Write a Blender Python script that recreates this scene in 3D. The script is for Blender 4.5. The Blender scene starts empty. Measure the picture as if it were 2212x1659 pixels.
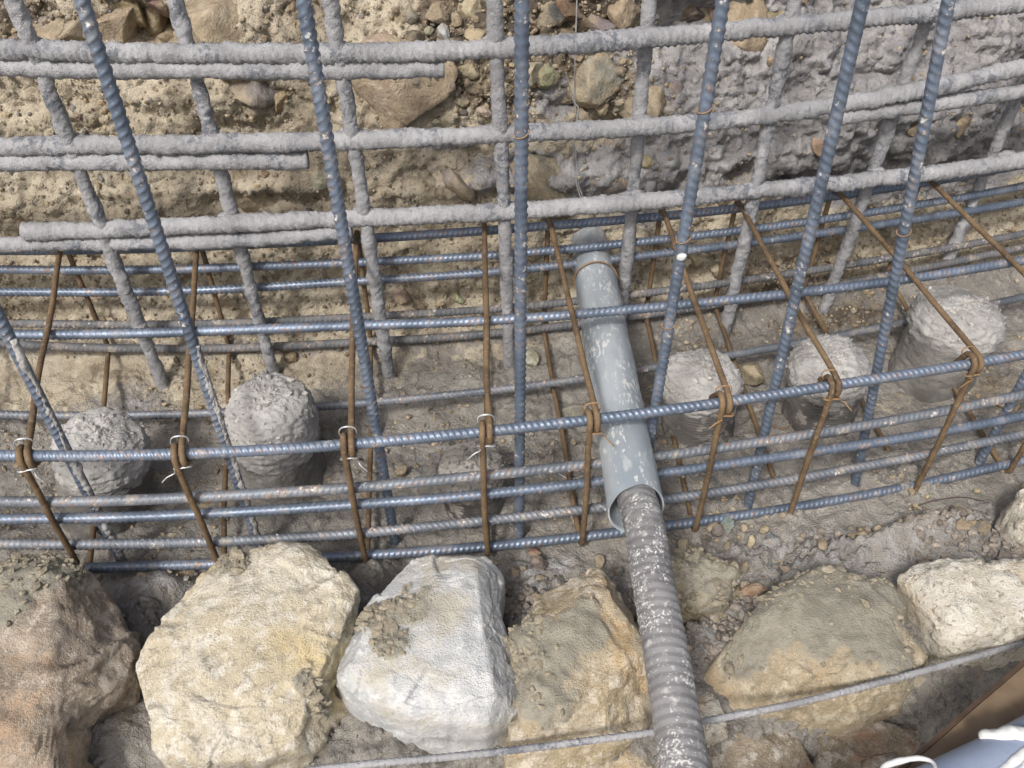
import bpy, bmesh, math, random
import numpy as np
from mathutils import Vector

# ------------------------------------------------------------------ camera, sky, sun
S = bpy.context.scene
CAM_H, PITCH, FOC = 1.05, math.radians(43.5), 1900.0        # focal length in units of a 2212 px wide frame
cam = bpy.data.cameras.new('camera')
cam_o = bpy.data.objects.new('camera', cam)
S.collection.objects.link(cam_o)
cam_o.location = (0, 0, CAM_H)
cam_o.rotation_euler = (math.pi/2 - PITCH, 0, 0)
cam.sensor_width = 36.0
cam.lens = FOC/2212*36
cam.clip_start, cam.clip_end = 0.02, 200
S.camera = cam_o

SUN_EL, SUN_AZ = math.radians(50), math.radians(205)       # azimuth clockwise from +Y (behind the camera, a little left)
W = bpy.data.worlds.new('World'); S.world = W; W.use_nodes = True
wn = W.node_tree.nodes; wl = W.node_tree.links
sky = wn.new('ShaderNodeTexSky'); sky.sky_type = 'NISHITA'; sky.sun_disc = False
sky.sun_elevation = SUN_EL; sky.sun_rotation = SUN_AZ
sky.air_density = 1.0; sky.dust_density = 6.0; sky.ozone_density = 1.0
hs = wn.new('ShaderNodeHueSaturation'); hs.inputs['Saturation'].default_value = 0.65
wl.new(sky.outputs[0], hs.inputs['Color'])
wl.new(hs.outputs[0], wn['Background'].inputs[0])
wn['Background'].inputs[1].default_value = 0.11
sun = bpy.data.lights.new('sun', 'SUN'); sun.energy = 2.2; sun.angle = math.radians(8); sun.color = (1, .965, .92)
sun_o = bpy.data.objects.new('sun', sun); S.collection.objects.link(sun_o)
sd = Vector((math.sin(SUN_AZ)*math.cos(SUN_EL), math.cos(SUN_AZ)*math.cos(SUN_EL), math.sin(SUN_EL)))
sun_o.rotation_euler = sd.to_track_quat('Z', 'Y').to_euler()
sun_o.location = sd*5
S.view_settings.view_transform = 'Standard'; S.view_settings.look = 'None'
S.view_settings.exposure = 0.50; S.view_settings.gamma = 1.0
S.view_settings.use_curve_mapping = False
S.render.engine = 'CYCLES'
S.cycles.max_bounces = 4; S.cycles.diffuse_bounces = 2; S.cycles.glossy_bounces = 2

rng = np.random.default_rng(7)
random.seed(7)

# ------------------------------------------------------------------ measuring: where a sight line meets a level or an upright plane
def at(u, v, z=None, y=None):
    a = (u-1106)/FOC; b = (v-829.5)/FOC
    d = (a, math.cos(PITCH)-b*math.sin(PITCH), -math.sin(PITCH)-b*math.cos(PITCH))
    t = (z-CAM_H)/d[2] if z is not None else y/d[1]
    return np.array([t*d[0], t*d[1], CAM_H+t*d[2]])

def at_curve(u, v, yfun):
    y = 1.0
    for _ in range(12):
        p = at(u, v, y=y); y = yfun(p[0])
    return at(u, v, y=y)

def fit(xs, ys, deg=3):
    xs = np.asarray(xs); ys = np.asarray(ys)
    c = np.polyfit(xs, ys, deg); d = np.polyder(c); lo, hi = xs.min(), xs.max()
    def f(x):
        x = np.asarray(x, float); xc = np.clip(x, lo, hi)
        return np.polyval(c, xc)+np.clip(np.polyval(d, xc), -.35, .35)*(x-xc)
    return f

# ------------------------------------------------------------------ numpy noise
def _h(ix, iy, iz, seed):
    h = (ix.astype(np.uint32)*np.uint32(374761393)) ^ (iy.astype(np.uint32)*np.uint32(668265263)) ^ \
        (iz.astype(np.uint32)*np.uint32(3266489917)) ^ np.uint32((seed*2654435761) & 0xffffffff)
    h = (h ^ (h >> np.uint32(13)))*np.uint32(1274126177)
    h = (h ^ (h >> np.uint32(16)))*np.uint32(2246822519)
    h = h ^ (h >> np.uint32(15))
    return h.astype(np.float32)/np.float32(4294967295.0)

def vn(p, scale, seed=0):
    q = np.asarray(p, np.float32)/scale
    i = np.floor(q).astype(np.int64); f = (q-i).astype(np.float32); f = f*f*f*(f*(f*6-15)+10)
    ix, iy, iz = i[..., 0], i[..., 1], i[..., 2]
    r = 0
    for dx in (0, 1):
        wx = f[..., 0] if dx else 1-f[..., 0]
        for dy in (0, 1):
            wy = f[..., 1] if dy else 1-f[..., 1]
            for dz in (0, 1):
                wz = f[..., 2] if dz else 1-f[..., 2]
                r = r+wx*wy*wz*_h(ix+dx, iy+dy, iz+dz, seed)
    return r*2-1

def fbm(p, scale, oct=4, seed=0, gain=.5):
    r = 0; a = 1
    for k in range(oct):
        r = r+a*vn(p, scale, seed+k*17); scale /= 2.07; a *= gain
    return r

def billow(p, scale, oct=4, seed=0, gain=.5):
    r = 0; a = 1
    for k in range(oct):
        r = r+a*(np.abs(vn(p, scale, seed+k*17))*2-.7); scale /= 2.07; a *= gain
    return r

def worley(x, y, scale, seed=0):
    x = np.asarray(x, np.float32)/scale; y = np.asarray(y, np.float32)/scale
    ix = np.floor(x).astype(np.int64); iy = np.floor(y).astype(np.int64); z0 = np.zeros_like(ix)
    f1 = np.full(x.shape, 9, np.float32); f2 = f1.copy(); cid = np.zeros(x.shape, np.float32)
    for dx in (-1, 0, 1):
        for dy in (-1, 0, 1):
            cx = ix+dx; cy = iy+dy
            px = cx+_h(cx, cy, z0, seed); py = cy+_h(cx, cy, z0, seed+1)
            d = np.sqrt((px-x)**2+(py-y)**2)
            n = d < f1
            f2 = np.where(n, f1, np.minimum(f2, d)); cid = np.where(n, _h(cx, cy, z0, seed+2), cid)
            f1 = np.where(n, d, f1)
    return f1, f2, cid

def facets(x, y, scale, seed=0):
    """broken faces: every cell is a small plane with its own height and tilt"""
    x = np.asarray(x, np.float32)/scale; y = np.asarray(y, np.float32)/scale
    ix = np.floor(x).astype(np.int64); iy = np.floor(y).astype(np.int64); z0 = np.zeros_like(ix)
    f1 = np.full(x.shape, 9, np.float32); out = np.zeros(x.shape, np.float32)
    for dx in (-1, 0, 1):
        for dy in (-1, 0, 1):
            cx = ix+dx; cy = iy+dy
            ex = x-cx-_h(cx, cy, z0, seed); ey = y-cy-_h(cx, cy, z0, seed+1); d = ex*ex+ey*ey
            h = _h(cx, cy, z0, seed+2)-.5+ex*(_h(cx, cy, z0, seed+3)*2-1)+ey*(_h(cx, cy, z0, seed+4)*2-1)
            n = d < f1; out = np.where(n, h, out); f1 = np.where(n, d, f1)
    return out

def sstep(a, b, x):
    t = np.clip((x-a)/(b-a), 0, 1); return t*t*(3-2*t)

# ------------------------------------------------------------------ mesh helpers
COL = S.collection
def raw_mesh(name, V, F, smooth=True, attrs=None):
    V = np.asarray(V, np.float32); F = np.asarray(F, np.int32)
    me = bpy.data.meshes.new(name)
    me.vertices.add(len(V)); me.vertices.foreach_set('co', V.ravel())
    n, k = F.shape
    me.loops.add(n*k); me.loops.foreach_set('vertex_index', F.ravel())
    me.polygons.add(n); me.polygons.foreach_set('loop_start', np.arange(0, n*k, k, dtype=np.int32))
    try: me.polygons.foreach_set('loop_total', np.full(n, k, np.int32))
    except Exception: pass
    me.polygons.foreach_set('use_smooth', np.full(n, smooth, bool))
    me.update(calc_edges=True)
    for an, arr in (attrs or {}).items():
        a = me.color_attributes.new(an, 'FLOAT_COLOR', 'POINT')
        arr = np.asarray(arr, np.float32)
        if arr.ndim == 1: arr = np.stack([arr]*3, 1)
        a.data.foreach_set('color', np.c_[arr, np.ones(len(arr))].astype(np.float32).ravel())
    return me

def obj(name, me, mat=None, parent=None):
    o = bpy.data.objects.new(name, me); COL.objects.link(o)
    if mat is not None and me is not None and not me.materials: me.materials.append(mat)
    if parent is not None: o.parent = parent
    return o

def tag(o, label, cat, group=None):
    o['label'] = label; o['category'] = cat
    if group: o['group'] = group
    return o

def thing(name, label, cat, loc=(0, 0, 0), group=None):
    o = bpy.data.objects.new(name, None); COL.objects.link(o); o.location = loc; o.empty_display_size = .05
    return tag(o, label, cat, group)

def child(name, me, mat, parent):
    o = obj(name, me, mat, parent); o.location = -Vector(parent.location); return o

def struct(name, me, mat):
    o = obj(name, me, mat); o['kind'] = 'structure'; return o

def grid_faces(nr, nc, wrap=True, off=0):
    i = np.arange(nr-1)[:, None]*nc; j = np.arange(nc if wrap else nc-1)[None, :]; j2 = (j+1) % nc
    return (np.stack([i+j, i+j2, i+nc+j2, i+nc+j], -1).reshape(-1, 4)+off)

def resample(P, ds):
    P = np.asarray(P, float)
    Q = [P[0]]
    n = len(P); E = np.vstack([2*P[0]-P[1], P, 2*P[-1]-P[-2]])
    for i in range(n-1):                                     # Catmull-Rom
        a, b, c, d = E[i], E[i+1], E[i+2], E[i+3]
        for t in np.linspace(0, 1, 13)[1:]:
            Q.append(.5*((2*b)+(c-a)*t+(2*a-5*b+4*c-d)*t*t+(3*b-a-3*c+d)*t**3))
    return linsample(Q, ds)

def linsample(Q, ds):
    Q = np.asarray(Q, float)
    s = np.r_[0, np.cumsum(np.linalg.norm(np.diff(Q, axis=0), axis=1))]
    m = max(3, int(s[-1]/ds)+1); t = np.linspace(0, s[-1], m)
    return np.stack([np.interp(t, s, Q[:, k]) for k in range(3)], 1), t

def frames(C):
    T = np.gradient(C, axis=0); T /= np.linalg.norm(T, axis=1)[:, None]+1e-12
    n = np.array([0, 0, 1.]) if abs(T[0, 2]) < .8 else np.array([0, -1., 0])
    N = np.empty_like(C)
    for i in range(len(C)):
        n = n-T[i]*np.dot(n, T[i]); n /= np.linalg.norm(n)+1e-12; N[i] = n
    return T, N, np.cross(T, N)

def tube(C, s, seg, rfun, cap=True, noise=None):
    T, N, B = frames(C)
    th = np.linspace(0, 2*math.pi, seg, endpoint=False)
    R = rfun(s[:, None], th[None, :])*np.ones((len(s), seg))
    dirv = N[:, None, :]*np.cos(th)[None, :, None]+B[:, None, :]*np.sin(th)[None, :, None]
    V = C[:, None, :]+dirv*R[..., None]
    if noise is not None:
        V = V+dirv*noise(V, s[:, None], th[None, :])[..., None]
    F = grid_faces(len(s), seg)
    V = V.reshape(-1, 3)
    if cap:
        n = len(V); V = np.vstack([V, C[0], C[-1]])
        j = np.arange(seg); j2 = (j+1) % seg; b = (len(s)-1)*seg
        F = np.vstack([F, np.stack([np.full(seg, n), j2, j, j], 1), np.stack([np.full(seg, n+1), b+j, b+j2, b+j2], 1)])
    return V, F

def fixtri(V, F):
    """split degenerate quads (caps) so that every face is a triangle"""
    a = F[:, [0, 1, 2]]; b = F[:, [0, 2, 3]]
    b = b[(b[:, 1] != b[:, 2]) & (b[:, 0] != b[:, 2])]
    return V, np.vstack([a, b])

def rebar(path, r, seg=16, pitch=None, lin=False, ds=None, hand=1, twist=0.0, rib=.085):
    pitch = pitch or r*1.35
    C, s = (linsample if lin else resample)(path, ds or pitch/5)
    h = r*rib*1.6; k = .55*hand
    def rf(s_, th):
        t2 = th+twist
        half = np.where((t2 % (2*math.pi)) < math.pi, 1, -1)
        ph = s_/pitch+hand*1.15*((t2/math.pi) % 1)+half*.25
        c = np.cos(2*math.pi*ph); ribv = np.clip((c-.05)/.95, 0, 1)**.8
        cres = np.abs(np.sin(t2))**.45
        lon = np.exp(-(np.sin(t2)/.24)**2)
        return r*.955+h*np.maximum(ribv*cres, lon*.75)
    return fixtri(*tube(C, s, seg, rf))

def coated(path, r, seed, lin=False, rough=1.0, ribs=.35, seg=16, ds=.0031):
    C, s = (linsample if lin else resample)(path, ds)
    def rf(s_, th):
        ph = s_/.0095+.8*np.sin(th)
        return r*(1+.10*np.cos(th+seed+s_*9)+.12*ribs*np.clip(np.cos(2*math.pi*ph)+.3, -.2, 1))
    def nz(V, s_, th):
        low = np.clip(np.sin(th-math.pi/2), 0, 1)
        return rough*(.0015*fbm(V, .018, 4, seed, .65)+.0011*fbm(V, .09, 2, seed+5)+.0010*billow(V, .0065, 2, seed+9)-.0012*sstep(.35, .6, vn(V, .03, seed+3)))
    return fixtri(*tube(C, s, seg, rf, noise=nz))

# ------------------------------------------------------------------ materials
def mat(name):
    m = bpy.data.materials.new(name); m.use_nodes = True
    return m, m.node_tree.nodes, m.node_tree.links, m.node_tree.nodes['Principled BSDF']

class NB:
    """small node builder"""
    def __init__(s, name):
        s.m, s.n, s.l, s.p = mat(name)
        s.geo = s.n.new('ShaderNodeNewGeometry'); s.tc = s.n.new('ShaderNodeTexCoord'); s.oi = s.n.new('ShaderNodeObjectInfo')
        add = s.n.new('ShaderNodeVectorMath'); add.operation = 'MULTIPLY_ADD'
        s.l.new(s.oi.outputs['Random'], add.inputs[0]); add.inputs[1].default_value = (7.3, 3.1, 5.7)
        s.l.new(s.geo.outputs['Position'], add.inputs[2]); s.vec = add.outputs[0]
    def noise(s, scale, detail=5, rough=.6, vec=None, dist=0):
        t = s.n.new('ShaderNodeTexNoise'); t.inputs['Scale'].default_value = scale
        t.inputs['Detail'].default_value = detail; t.inputs['Roughness'].default_value = rough; t.inputs['Distortion'].default_value = dist
        s.l.new(vec or s.vec, t.inputs['Vector']); return t.outputs['Fac']
    def vor(s, scale, feat='F1', vec=None):
        t = s.n.new('ShaderNodeTexVoronoi'); t.feature = feat; t.inputs['Scale'].default_value = scale
        s.l.new(vec or s.vec, t.inputs['Vector']); return t.outputs['Distance']
    def ramp(s, fac, a, b, ca=0, cb=1):
        t = s.n.new('ShaderNodeMapRange'); t.interpolation_type = 'SMOOTHSTEP'
        t.inputs['From Min'].default_value = a; t.inputs['From Max'].default_value = b
        t.inputs['To Min'].default_value = ca; t.inputs['To Max'].default_value = cb
        s.l.new(fac, t.inputs['Value']); return t.outputs['Result']
    def math(s, op, a, b):
        t = s.n.new('ShaderNodeMath'); t.operation = op
        for k, x in enumerate((a, b)):
            if isinstance(x, (int, float)): t.inputs[k].default_value = x
            else: s.l.new(x, t.inputs[k])
        return t.outputs[0]
    def mix(s, fac, a, b, mode='MIX'):
        t = s.n.new('ShaderNodeMix'); t.data_type = 'RGBA'; t.blend_type = mode
        for sock, x in ((t.inputs[0], fac), (t.inputs[6], a), (t.inputs[7], b)):
            if isinstance(x, (int, float)): sock.default_value = x
            elif isinstance(x, tuple): sock.default_value = (*x, 1)
            else: s.l.new(x, sock)
        return t.outputs[2]
    def attr(s, name):
        t = s.n.new('ShaderNodeAttribute'); t.attribute_name = name; return t
    def bump(s, h, dist, strength=1.0, prev=None):
        t = s.n.new('ShaderNodeBump'); t.inputs['Distance'].default_value = dist; t.inputs['Strength'].default_value = strength
        s.l.new(h, t.inputs['Height'])
        if prev is not None: s.l.new(prev, t.inputs['Normal'])
        return t.outputs[0]
    def bump2(s, h1, d1, h2, d2):
        return s.bump(s.math('ADD', s.math('MULTIPLY', h1, d1), s.math('MULTIPLY', h2, d2)), 1.0, 1.0)
    def done(s, col, rough=.9, normal=None, metal=None, spec=None):
        for nm, x in (('Base Color', col), ('Roughness', rough), ('Metallic', metal), ('Specular IOR Level', spec), ('Normal', normal)):
            if x is None: continue
            if isinstance(x, (int, float)): s.p.inputs[nm].default_value = x
            elif isinstance(x, tuple): s.p.inputs[nm].default_value = (*x, 1)
            else: s.l.new(x, s.p.inputs[nm])
        return s.m

def m_soil():
    b = NB('soil'); a = b.attr('mask'); sep = b.n.new('ShaderNodeSeparateColor'); b.l.new(a.outputs['Color'], sep.inputs[0])
    sand, slur, rub = sep.outputs
    n1 = b.noise(9, 3, .65); n2 = b.noise(55, 5, .72); n3 = b.noise(260, 3, .7); n4 = b.noise(24, 4, .62)
    floor = b.mix(b.ramp(n1, .35, .65), (.215, .20, .18), (.30, .282, .255))
    floor = b.mix(b.ramp(n2, .5, .68), floor, (.37, .345, .305))
    sandc = b.mix(b.ramp(n1, .32, .66), (.40, .345, .26), (.51, .45, .35))
    sandc = b.mix(b.ramp(n4, .52, .72), sandc, (.60, .54, .42))
    sandc = b.mix(b.ramp(n4, .45, .28), sandc, (.31, .25, .18))
    slurc = b.mix(b.ramp(n4, .38, .62), (.26, .252, .255), (.39, .38, .38))
    rubc = b.mix(b.ramp(n4, .4, .6), (.11, .09, .07), (.24, .195, .14))
    jit = b.math('MULTIPLY', b.math('SUBTRACT', n2, .5), .9)
    def edge(mk): return b.ramp(b.math('ADD', mk, jit), .38, .62)
    col = b.mix(edge(sand), floor, sandc); col = b.mix(edge(rub), col, rubc); col = b.mix(edge(slur), col, slurc)
    col = b.mix(b.ramp(n3, .38, .26), col, b.mix(.55, col, (.06, .045, .03)))
    col = b.mix(b.ramp(n3, .62, .74), col, b.mix(.55, col, (.66, .60, .48)))
    nb = b.bump2(n2, .011, n3, .0042)
    return b.done(col, .95, nb, spec=.2)

def m_rock():
    b = NB('rubble_rock')
    n1 = b.noise(38, 5, .65); n2 = b.noise(240, 4, .7); n3 = b.noise(13, 3, .6)
    c = b.oi.outputs['Color']
    col = b.mix(b.ramp(n1, .35, .68), b.mix(1.0, c, (.62, .60, .58), 'MULTIPLY'), c)
    col = b.mix(b.ramp(n3, .38, .56, 0, .85), col, b.mix(b.ramp(n1, .4, .6), (.27, .215, .145), (.38, .315, .22)))
    col = b.mix(b.ramp(n2, .58, .75, 0, .6), col, b.mix(.5, col, (.7, .66, .56)))
    col = b.mix(b.ramp(n2, .42, .28, 0, .6), col, b.mix(.6, col, (.04, .035, .03)))
    return b.done(col, .92, b.bump2(n1, .009, n2, .0026), spec=.25)

def m_gravel():
    b = NB('gravel_grain'); a = b.attr('col'); n = b.noise(300, 4, .6)
    col = b.mix(b.ramp(n, .3, .7), b.mix(1.0, a.outputs['Color'], (.7, .68, .66), 'MULTIPLY'), a.outputs['Color'])
    return b.done(col, .93, b.bump(n, .001, .6), spec=.2)

def m_stone(name, c1, c2, c3, cspot, spot=.5, stain=None, rough=.9, mudc=((.22, .205, .165), (.31, .29, .235)), grain=230, fleck=.5):
    b = NB(name); a = b.attr('mud')
    n1 = b.noise(14, 4, .68); n2 = b.noise(48, 5, .72); n3 = b.noise(grain*1.6, 3, .75)
    col = b.mix(b.ramp(n1, .42, .58), c1, c2); col = b.mix(b.ramp(n2, .49, .60), col, c3)
    col = b.mix(b.ramp(n3, .54, .66, 0, fleck), col, tuple(min(.78, x*1.25) for x in c3))
    if stain: col = b.mix(b.ramp(b.noise(7, 5, .65), .52, .68, 0, .85), col, stain)
    col = b.mix(b.ramp(b.noise(95, 4, .75), .555, .62, 0, spot), col, cspot)
    col = b.mix(b.ramp(n3, .45, .30, 0, .85), col, b.mix(.7, col, cspot))
    mud = b.mix(b.ramp(n2, .35, .65), mudc[0], mudc[1])
    mk = b.ramp(b.math('ADD', a.outputs['Fac'], b.math('MULTIPLY', b.math('SUBTRACT', n2, .5), .9)), .42, .56)
    film = b.ramp(b.math('ADD', a.outputs['Fac'], b.math('MULTIPLY', b.math('SUBTRACT', n1, .5), .9)), .08, .45, 0, .55)
    col = b.mix(film, col, b.mix(.5, mud, col))
    col = b.mix(mk, col, mud)
    nb = b.bump2(n2, .0035, n3, .0026)
    return b.done(col, rough, nb, spec=.25)

def m_steel(name, base=(.155, .193, .255), dust=.25, rust=.42, splash=.25, metal=.5, rough=.40):
    b = NB(name)
    n1 = b.noise(14, 5, .6); n2 = b.noise(120, 5, .65); n3 = b.noise(420, 3, .6); n4 = b.noise(32, 5, .7)
    col = b.mix(b.ramp(n1, .3, .7), tuple(x*.72 for x in base), tuple(x*1.25 for x in base))
    col = b.mix(b.math('MULTIPLY', b.ramp(n2, .50, .62, 0, rust*1.6), b.ramp(n1, .42, .62)), col, (.27, .15, .07))
    col = b.mix(b.ramp(n4, .52, .68, 0, dust), col, (.33, .28, .22))
    sp = b.math('MULTIPLY', b.ramp(n2, .60, .66), b.ramp(n4, .42, .56))
    col = b.mix(b.math('MULTIPLY', sp, splash*2), col, (.58, .57, .55))
    fl = b.ramp(n3, .68, .72, 0, splash)
    col = b.mix(fl, col, (.62, .61, .58))
    met = b.ramp(n4, .5, .68, metal, metal*.3)
    rg = b.ramp(n2, .35, .7, rough, rough+.22)
    return b.done(col, rg, b.bump(n2, .0006, .5), metal=met)

def m_rust(name, c1, c2, c3):
    b = NB(name); n1 = b.noise(25, 5, .6); n2 = b.noise(180, 5, .65)
    col = b.mix(b.ramp(n1, .35, .65), c1, c2); col = b.mix(b.ramp(n2, .52, .7, 0, .8), col, c3)
    return b.done(col, .8, b.bump(n2, .0006, .6), metal=.1, spec=.3)

def m_mortar(name, c1, c2, dark, pit=.5):
    b = NB(name); n1 = b.noise(16, 5, .6); n2 = b.noise(85, 6, .7); n3 = b.noise(380, 4, .65)
    col = b.mix(b.ramp(n1, .34, .66), c1, c2)
    col = b.mix(b.ramp(n2, .40, .27, 0, pit), col, dark)
    col = b.mix(b.ramp(n3, .62, .74, 0, .4), col, tuple(min(.75, x*1.35) for x in c2))
    nb = b.bump2(n2, .0045, n3, .0016)
    return b.done(col, .93, nb, spec=.2)

def m_coat():
    b = NB('grey_mortar_coat'); n1 = b.noise(16, 4, .6); n2 = b.noise(90, 5, .72); n3 = b.noise(420, 3, .65); n4 = b.noise(11, 3, .6)
    col = b.mix(b.ramp(n1, .34, .66), (.26, .26, .27), (.36, .36, .372))
    col = b.mix(b.ramp(n2, .40, .28, 0, .7), col, (.15, .145, .142))
    col = b.mix(b.ramp(n3, .58, .70, 0, .5), col, (.47, .47, .475))
    bare = b.math('MULTIPLY', b.ramp(n4, .50, .60), b.ramp(n2, .47, .55))
    col = b.mix(b.math('MULTIPLY', bare, .8), col, (.12, .135, .16))
    return b.done(col, .9, b.bump2(n2, .0045, n3, .0016), spec=.25)

def m_splash(name, base, base2, splash, rough=.5, dens=.58, metal=0, scale=150, stretch=None):
    b = NB(name)
    if stretch:
        mp = b.n.new('ShaderNodeMapping'); mp.inputs['Scale'].default_value = stretch; b.l.new(b.vec, mp.inputs['Vector']); b.vec = mp.outputs[0]
    n1 = b.noise(12, 4, .6); n2 = b.noise(scale, 3, .55); n3 = b.noise(26, 4, .6); n4 = b.noise(scale*.28, 4, .6)
    col = b.mix(b.ramp(n1, .35, .65), base, base2)
    d = b.ramp(n3, .38, .62, dens+.10, dens-.06)
    sp = b.math('GREATER_THAN', n2, d)
    col = b.mix(b.ramp(n4, .55, .72, 0, .5), col, splash)
    col = b.mix(b.math('MULTIPLY', sp, .85), col, splash)
    return b.done(col, b.math('ADD', b.math('MULTIPLY', sp, .35), rough), b.bump(n2, .0008, .35), metal=metal)

def m_plain(name, c1, c2, rough=.6, scale=20, metal=0, bump=.0005):
    b = NB(name); n1 = b.noise(scale, 5, .6); n2 = b.noise(scale*9, 4, .6)
    col = b.mix(b.ramp(n1, .35, .65), c1, c2); col = b.mix(b.ramp(n2, .6, .75, 0, .3), col, tuple(x*.6 for x in c1))
    return b.done(col, rough, b.bump(n2, bump, .6), metal=metal)

M = dict(
    soil=m_soil(), rock=m_rock(), gravel=m_gravel(),
    steel=m_steel('bare_steel'), steel_v=m_steel('spattered_steel', (.15, .19, .255), .22, .32, .9, .45, .40),
    steel_d=m_steel('dusty_steel', (.16, .178, .205), .55, .45, .6, .35, .48),
    steel_m=m_steel('muddy_steel', (.11, .115, .125), .75, .3, .35, .15, .65),
    rust=m_rust('rusty_steel', (.095, .063, .038), (.17, .115, .065), (.26, .20, .135)),
    coat=m_coat(),
    pile=m_mortar('pile_mortar', (.32, .31, .298), (.46, .45, .435), (.13, .125, .118), .8),
    pile_d=m_mortar('damp_mortar', (.15, .142, .132), (.245, .235, .22), (.09, .085, .08), .6),
    mud=m_mortar('muddy_mortar', (.22, .205, .185), (.32, .30, .275), (.12, .11, .1), .6),
    casing=m_splash('dark_casing', (.06, .057, .056), (.14, .132, .125), (.27, .25, .225), .6, .56, 0, 70),
    pvc=m_splash('grey_plastic', (.215, .25, .28), (.335, .362, .385), (.50, .505, .495), .45, .615, 0, 230, (1, .35, 1)),
    conduit=m_splash('spattered_conduit', (.13, .127, .13), (.215, .212, .215), (.54, .53, .515), .5, .592, 0, 330),
    wire=m_plain('galvanised_wire', (.45, .46, .47), (.6, .6, .6), .4, 60, .6),
    rustwire=m_plain('rusty_wire', (.20, .115, .055), (.30, .19, .10), .8, 60),
    plank=m_plain('rusty_plate', (.12, .08, .048), (.21, .15, .095), .75, 7, 0, .001),
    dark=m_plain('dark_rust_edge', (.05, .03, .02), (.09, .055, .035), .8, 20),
    bluepvc=m_plain('blue_grey_plastic', (.17, .21, .29), (.22, .26, .35), .4, 12),
    white=m_plain('white_sealant', (.52, .53, .52), (.58, .585, .58), .5, 30),
)

# ------------------------------------------------------------------ measured lines of the steel
Z_T, Z_B = .26, .05
PX = dict(
 T1=[(0,988),(216,983),(468,974),(792,963),(924,945),(1176,923),(1320,902),(1500,880),(1632,858),(1848,826),(2064,790),(2208,765)],
 M1=[(60,722),(300,721),(708,707),(924,700),(1176,682),(1320,671),(1500,657),(1668,642),(1920,606),(2208,563)],
 R1=[(0,540),(180,537),(400,533),(708,518),(1068,502),(1176,493),(1320,475),(1464,464),(1560,454),(1740,432),(1956,400),(2130,372),(2212,358)],
 F2=[(0,1078),(324,1080),(540,1067),(792,1049),(924,1035),(1140,1017),(1284,1002),(1428,981),(1488,974),(1704,945),(1920,905),(2208,851)],
 F3=[(0,1121),(252,1121),(504,1109),(756,1091),(924,1075),(1140,1053),(1284,1044),(1428,1026),(1632,995),(1848,956),(2208,898)],
 F4=[(0,1172),(252,1177),(468,1170),(756,1152),(924,1134),(1104,1119),(1284,1098),(1452,1078),(1632,1046),(1848,1013),(2028,977),(2208,938)],
 F5=[(166,1227),(432,1224),(756,1204),(924,1188),(1140,1166),(1320,1145),(1452,1130),(1704,1101),(1920,1065),(2028,1031),(2208,995)],
 R2=[(0,581),(200,587),(440,579),(708,569),(924,560),(1068,553),(1176,544),(1320,527),(1500,506),(1740,479),(1884,457),(2028,432),(2208,400)],
 R3=[(0,633),(200,635),(440,625),(708,610),(924,601),(1176,578),(1320,561),(1500,538),(1668,518),(1848,493),(2028,468),(2208,436)],
 R4=[(100,699),(440,697),(708,689),(924,675),(1068,664),(1241,650),(1374,635),(1560,614),(1776,581),(1992,549),(2210,504)],
 R5=[(100,747),(440,749),(708,747),(924,731),(1176,707),(1248,700),(1870,600),(2010,578),(2210,536)],
 B=[(0,898),(216,896),(396,894),(720,876),(960,858),(1176,831),(1266,819),(1392,799),(1614,761),(1884,711),(1992,689)],
)
X0, X1 = -1.2, 1.3
def level_fit(key, z):
    p = np.array([at(u, v, z=z) for u, v in PX[key]]); return fit(p[:, 0], p[:, 1])
yT, yM, yR, yB = level_fit('T1', Z_T), level_fit('M1', Z_T), level_fit('R1', Z_T), level_fit('B', Z_B+.004)
yf = yT
def face_fit(key, yfun):
    p = np.array([at_curve(u, v, yfun) for u, v in PX[key]]); return fit(p[:, 0], p[:, 2], 3), p
bar_lines = {}
xs = np.linspace(X0, X1, 90)
for k, f_ in (('T1', yT), ('M1', yM), ('R1', yR)): bar_lines[k] = np.stack([xs, f_(xs), np.full_like(xs, Z_T)], 1)
bar_lines['B'] = np.stack([xs, yB(xs), np.full_like(xs, Z_B+.004)], 1)
for k in ('F2', 'F3', 'F4', 'F5'):
    zf, p = face_fit(k, yf); bar_lines[k] = np.stack([xs, yf(xs), zf(xs)], 1)
for k in ('R2', 'R3', 'R4', 'R5'):
    zf, p = face_fit(k, yR); bar_lines[k] = np.stack([xs, yR(xs), zf(xs)], 1)
yb = lambda x: yR(x)-.026                                    # row of the coated uprights

# ------------------------------------------------------------------ the ground
PROF = np.array([(-9,-1.0),(-3,-.85),(-.7,-.72),(-.50,-.45),(-.40,-.16),(-.335,.03),(-.28,.062),(-.19,.048),(-.11,.006),(-.03,-.006),(0,-.002),(.41,.0),(.455,.025),(.50,.085),
                 (.545,.175),(.575,.28),(.62,.42),(.67,.58),(.74,.80),(.86,1.03),(1.2,1.12),(4,1.25),(12,1.3)])
dd = np.r_[0, np.cumsum(np.linalg.norm(np.diff(PROF, axis=0), axis=1))]
def tcoord(w_idx): return dd[w_idx]
fa, fb = dd[int(np.argmin(abs(PROF[:, 1]+.45)))], dd[int(np.argmin(abs(PROF[:, 1]-.80)))]
tt = np.r_[np.linspace(0, fa, 40, endpoint=False), np.linspace(fa, fb, int((fb-fa)/.0038)), np.linspace(fb, dd[-1], 40)[1:]]
pw = np.interp(tt, dd, PROF[:, 0]); pz = np.interp(tt, dd, PROF[:, 1])
fine = (tt >= fa) & (tt <= fb)
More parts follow.
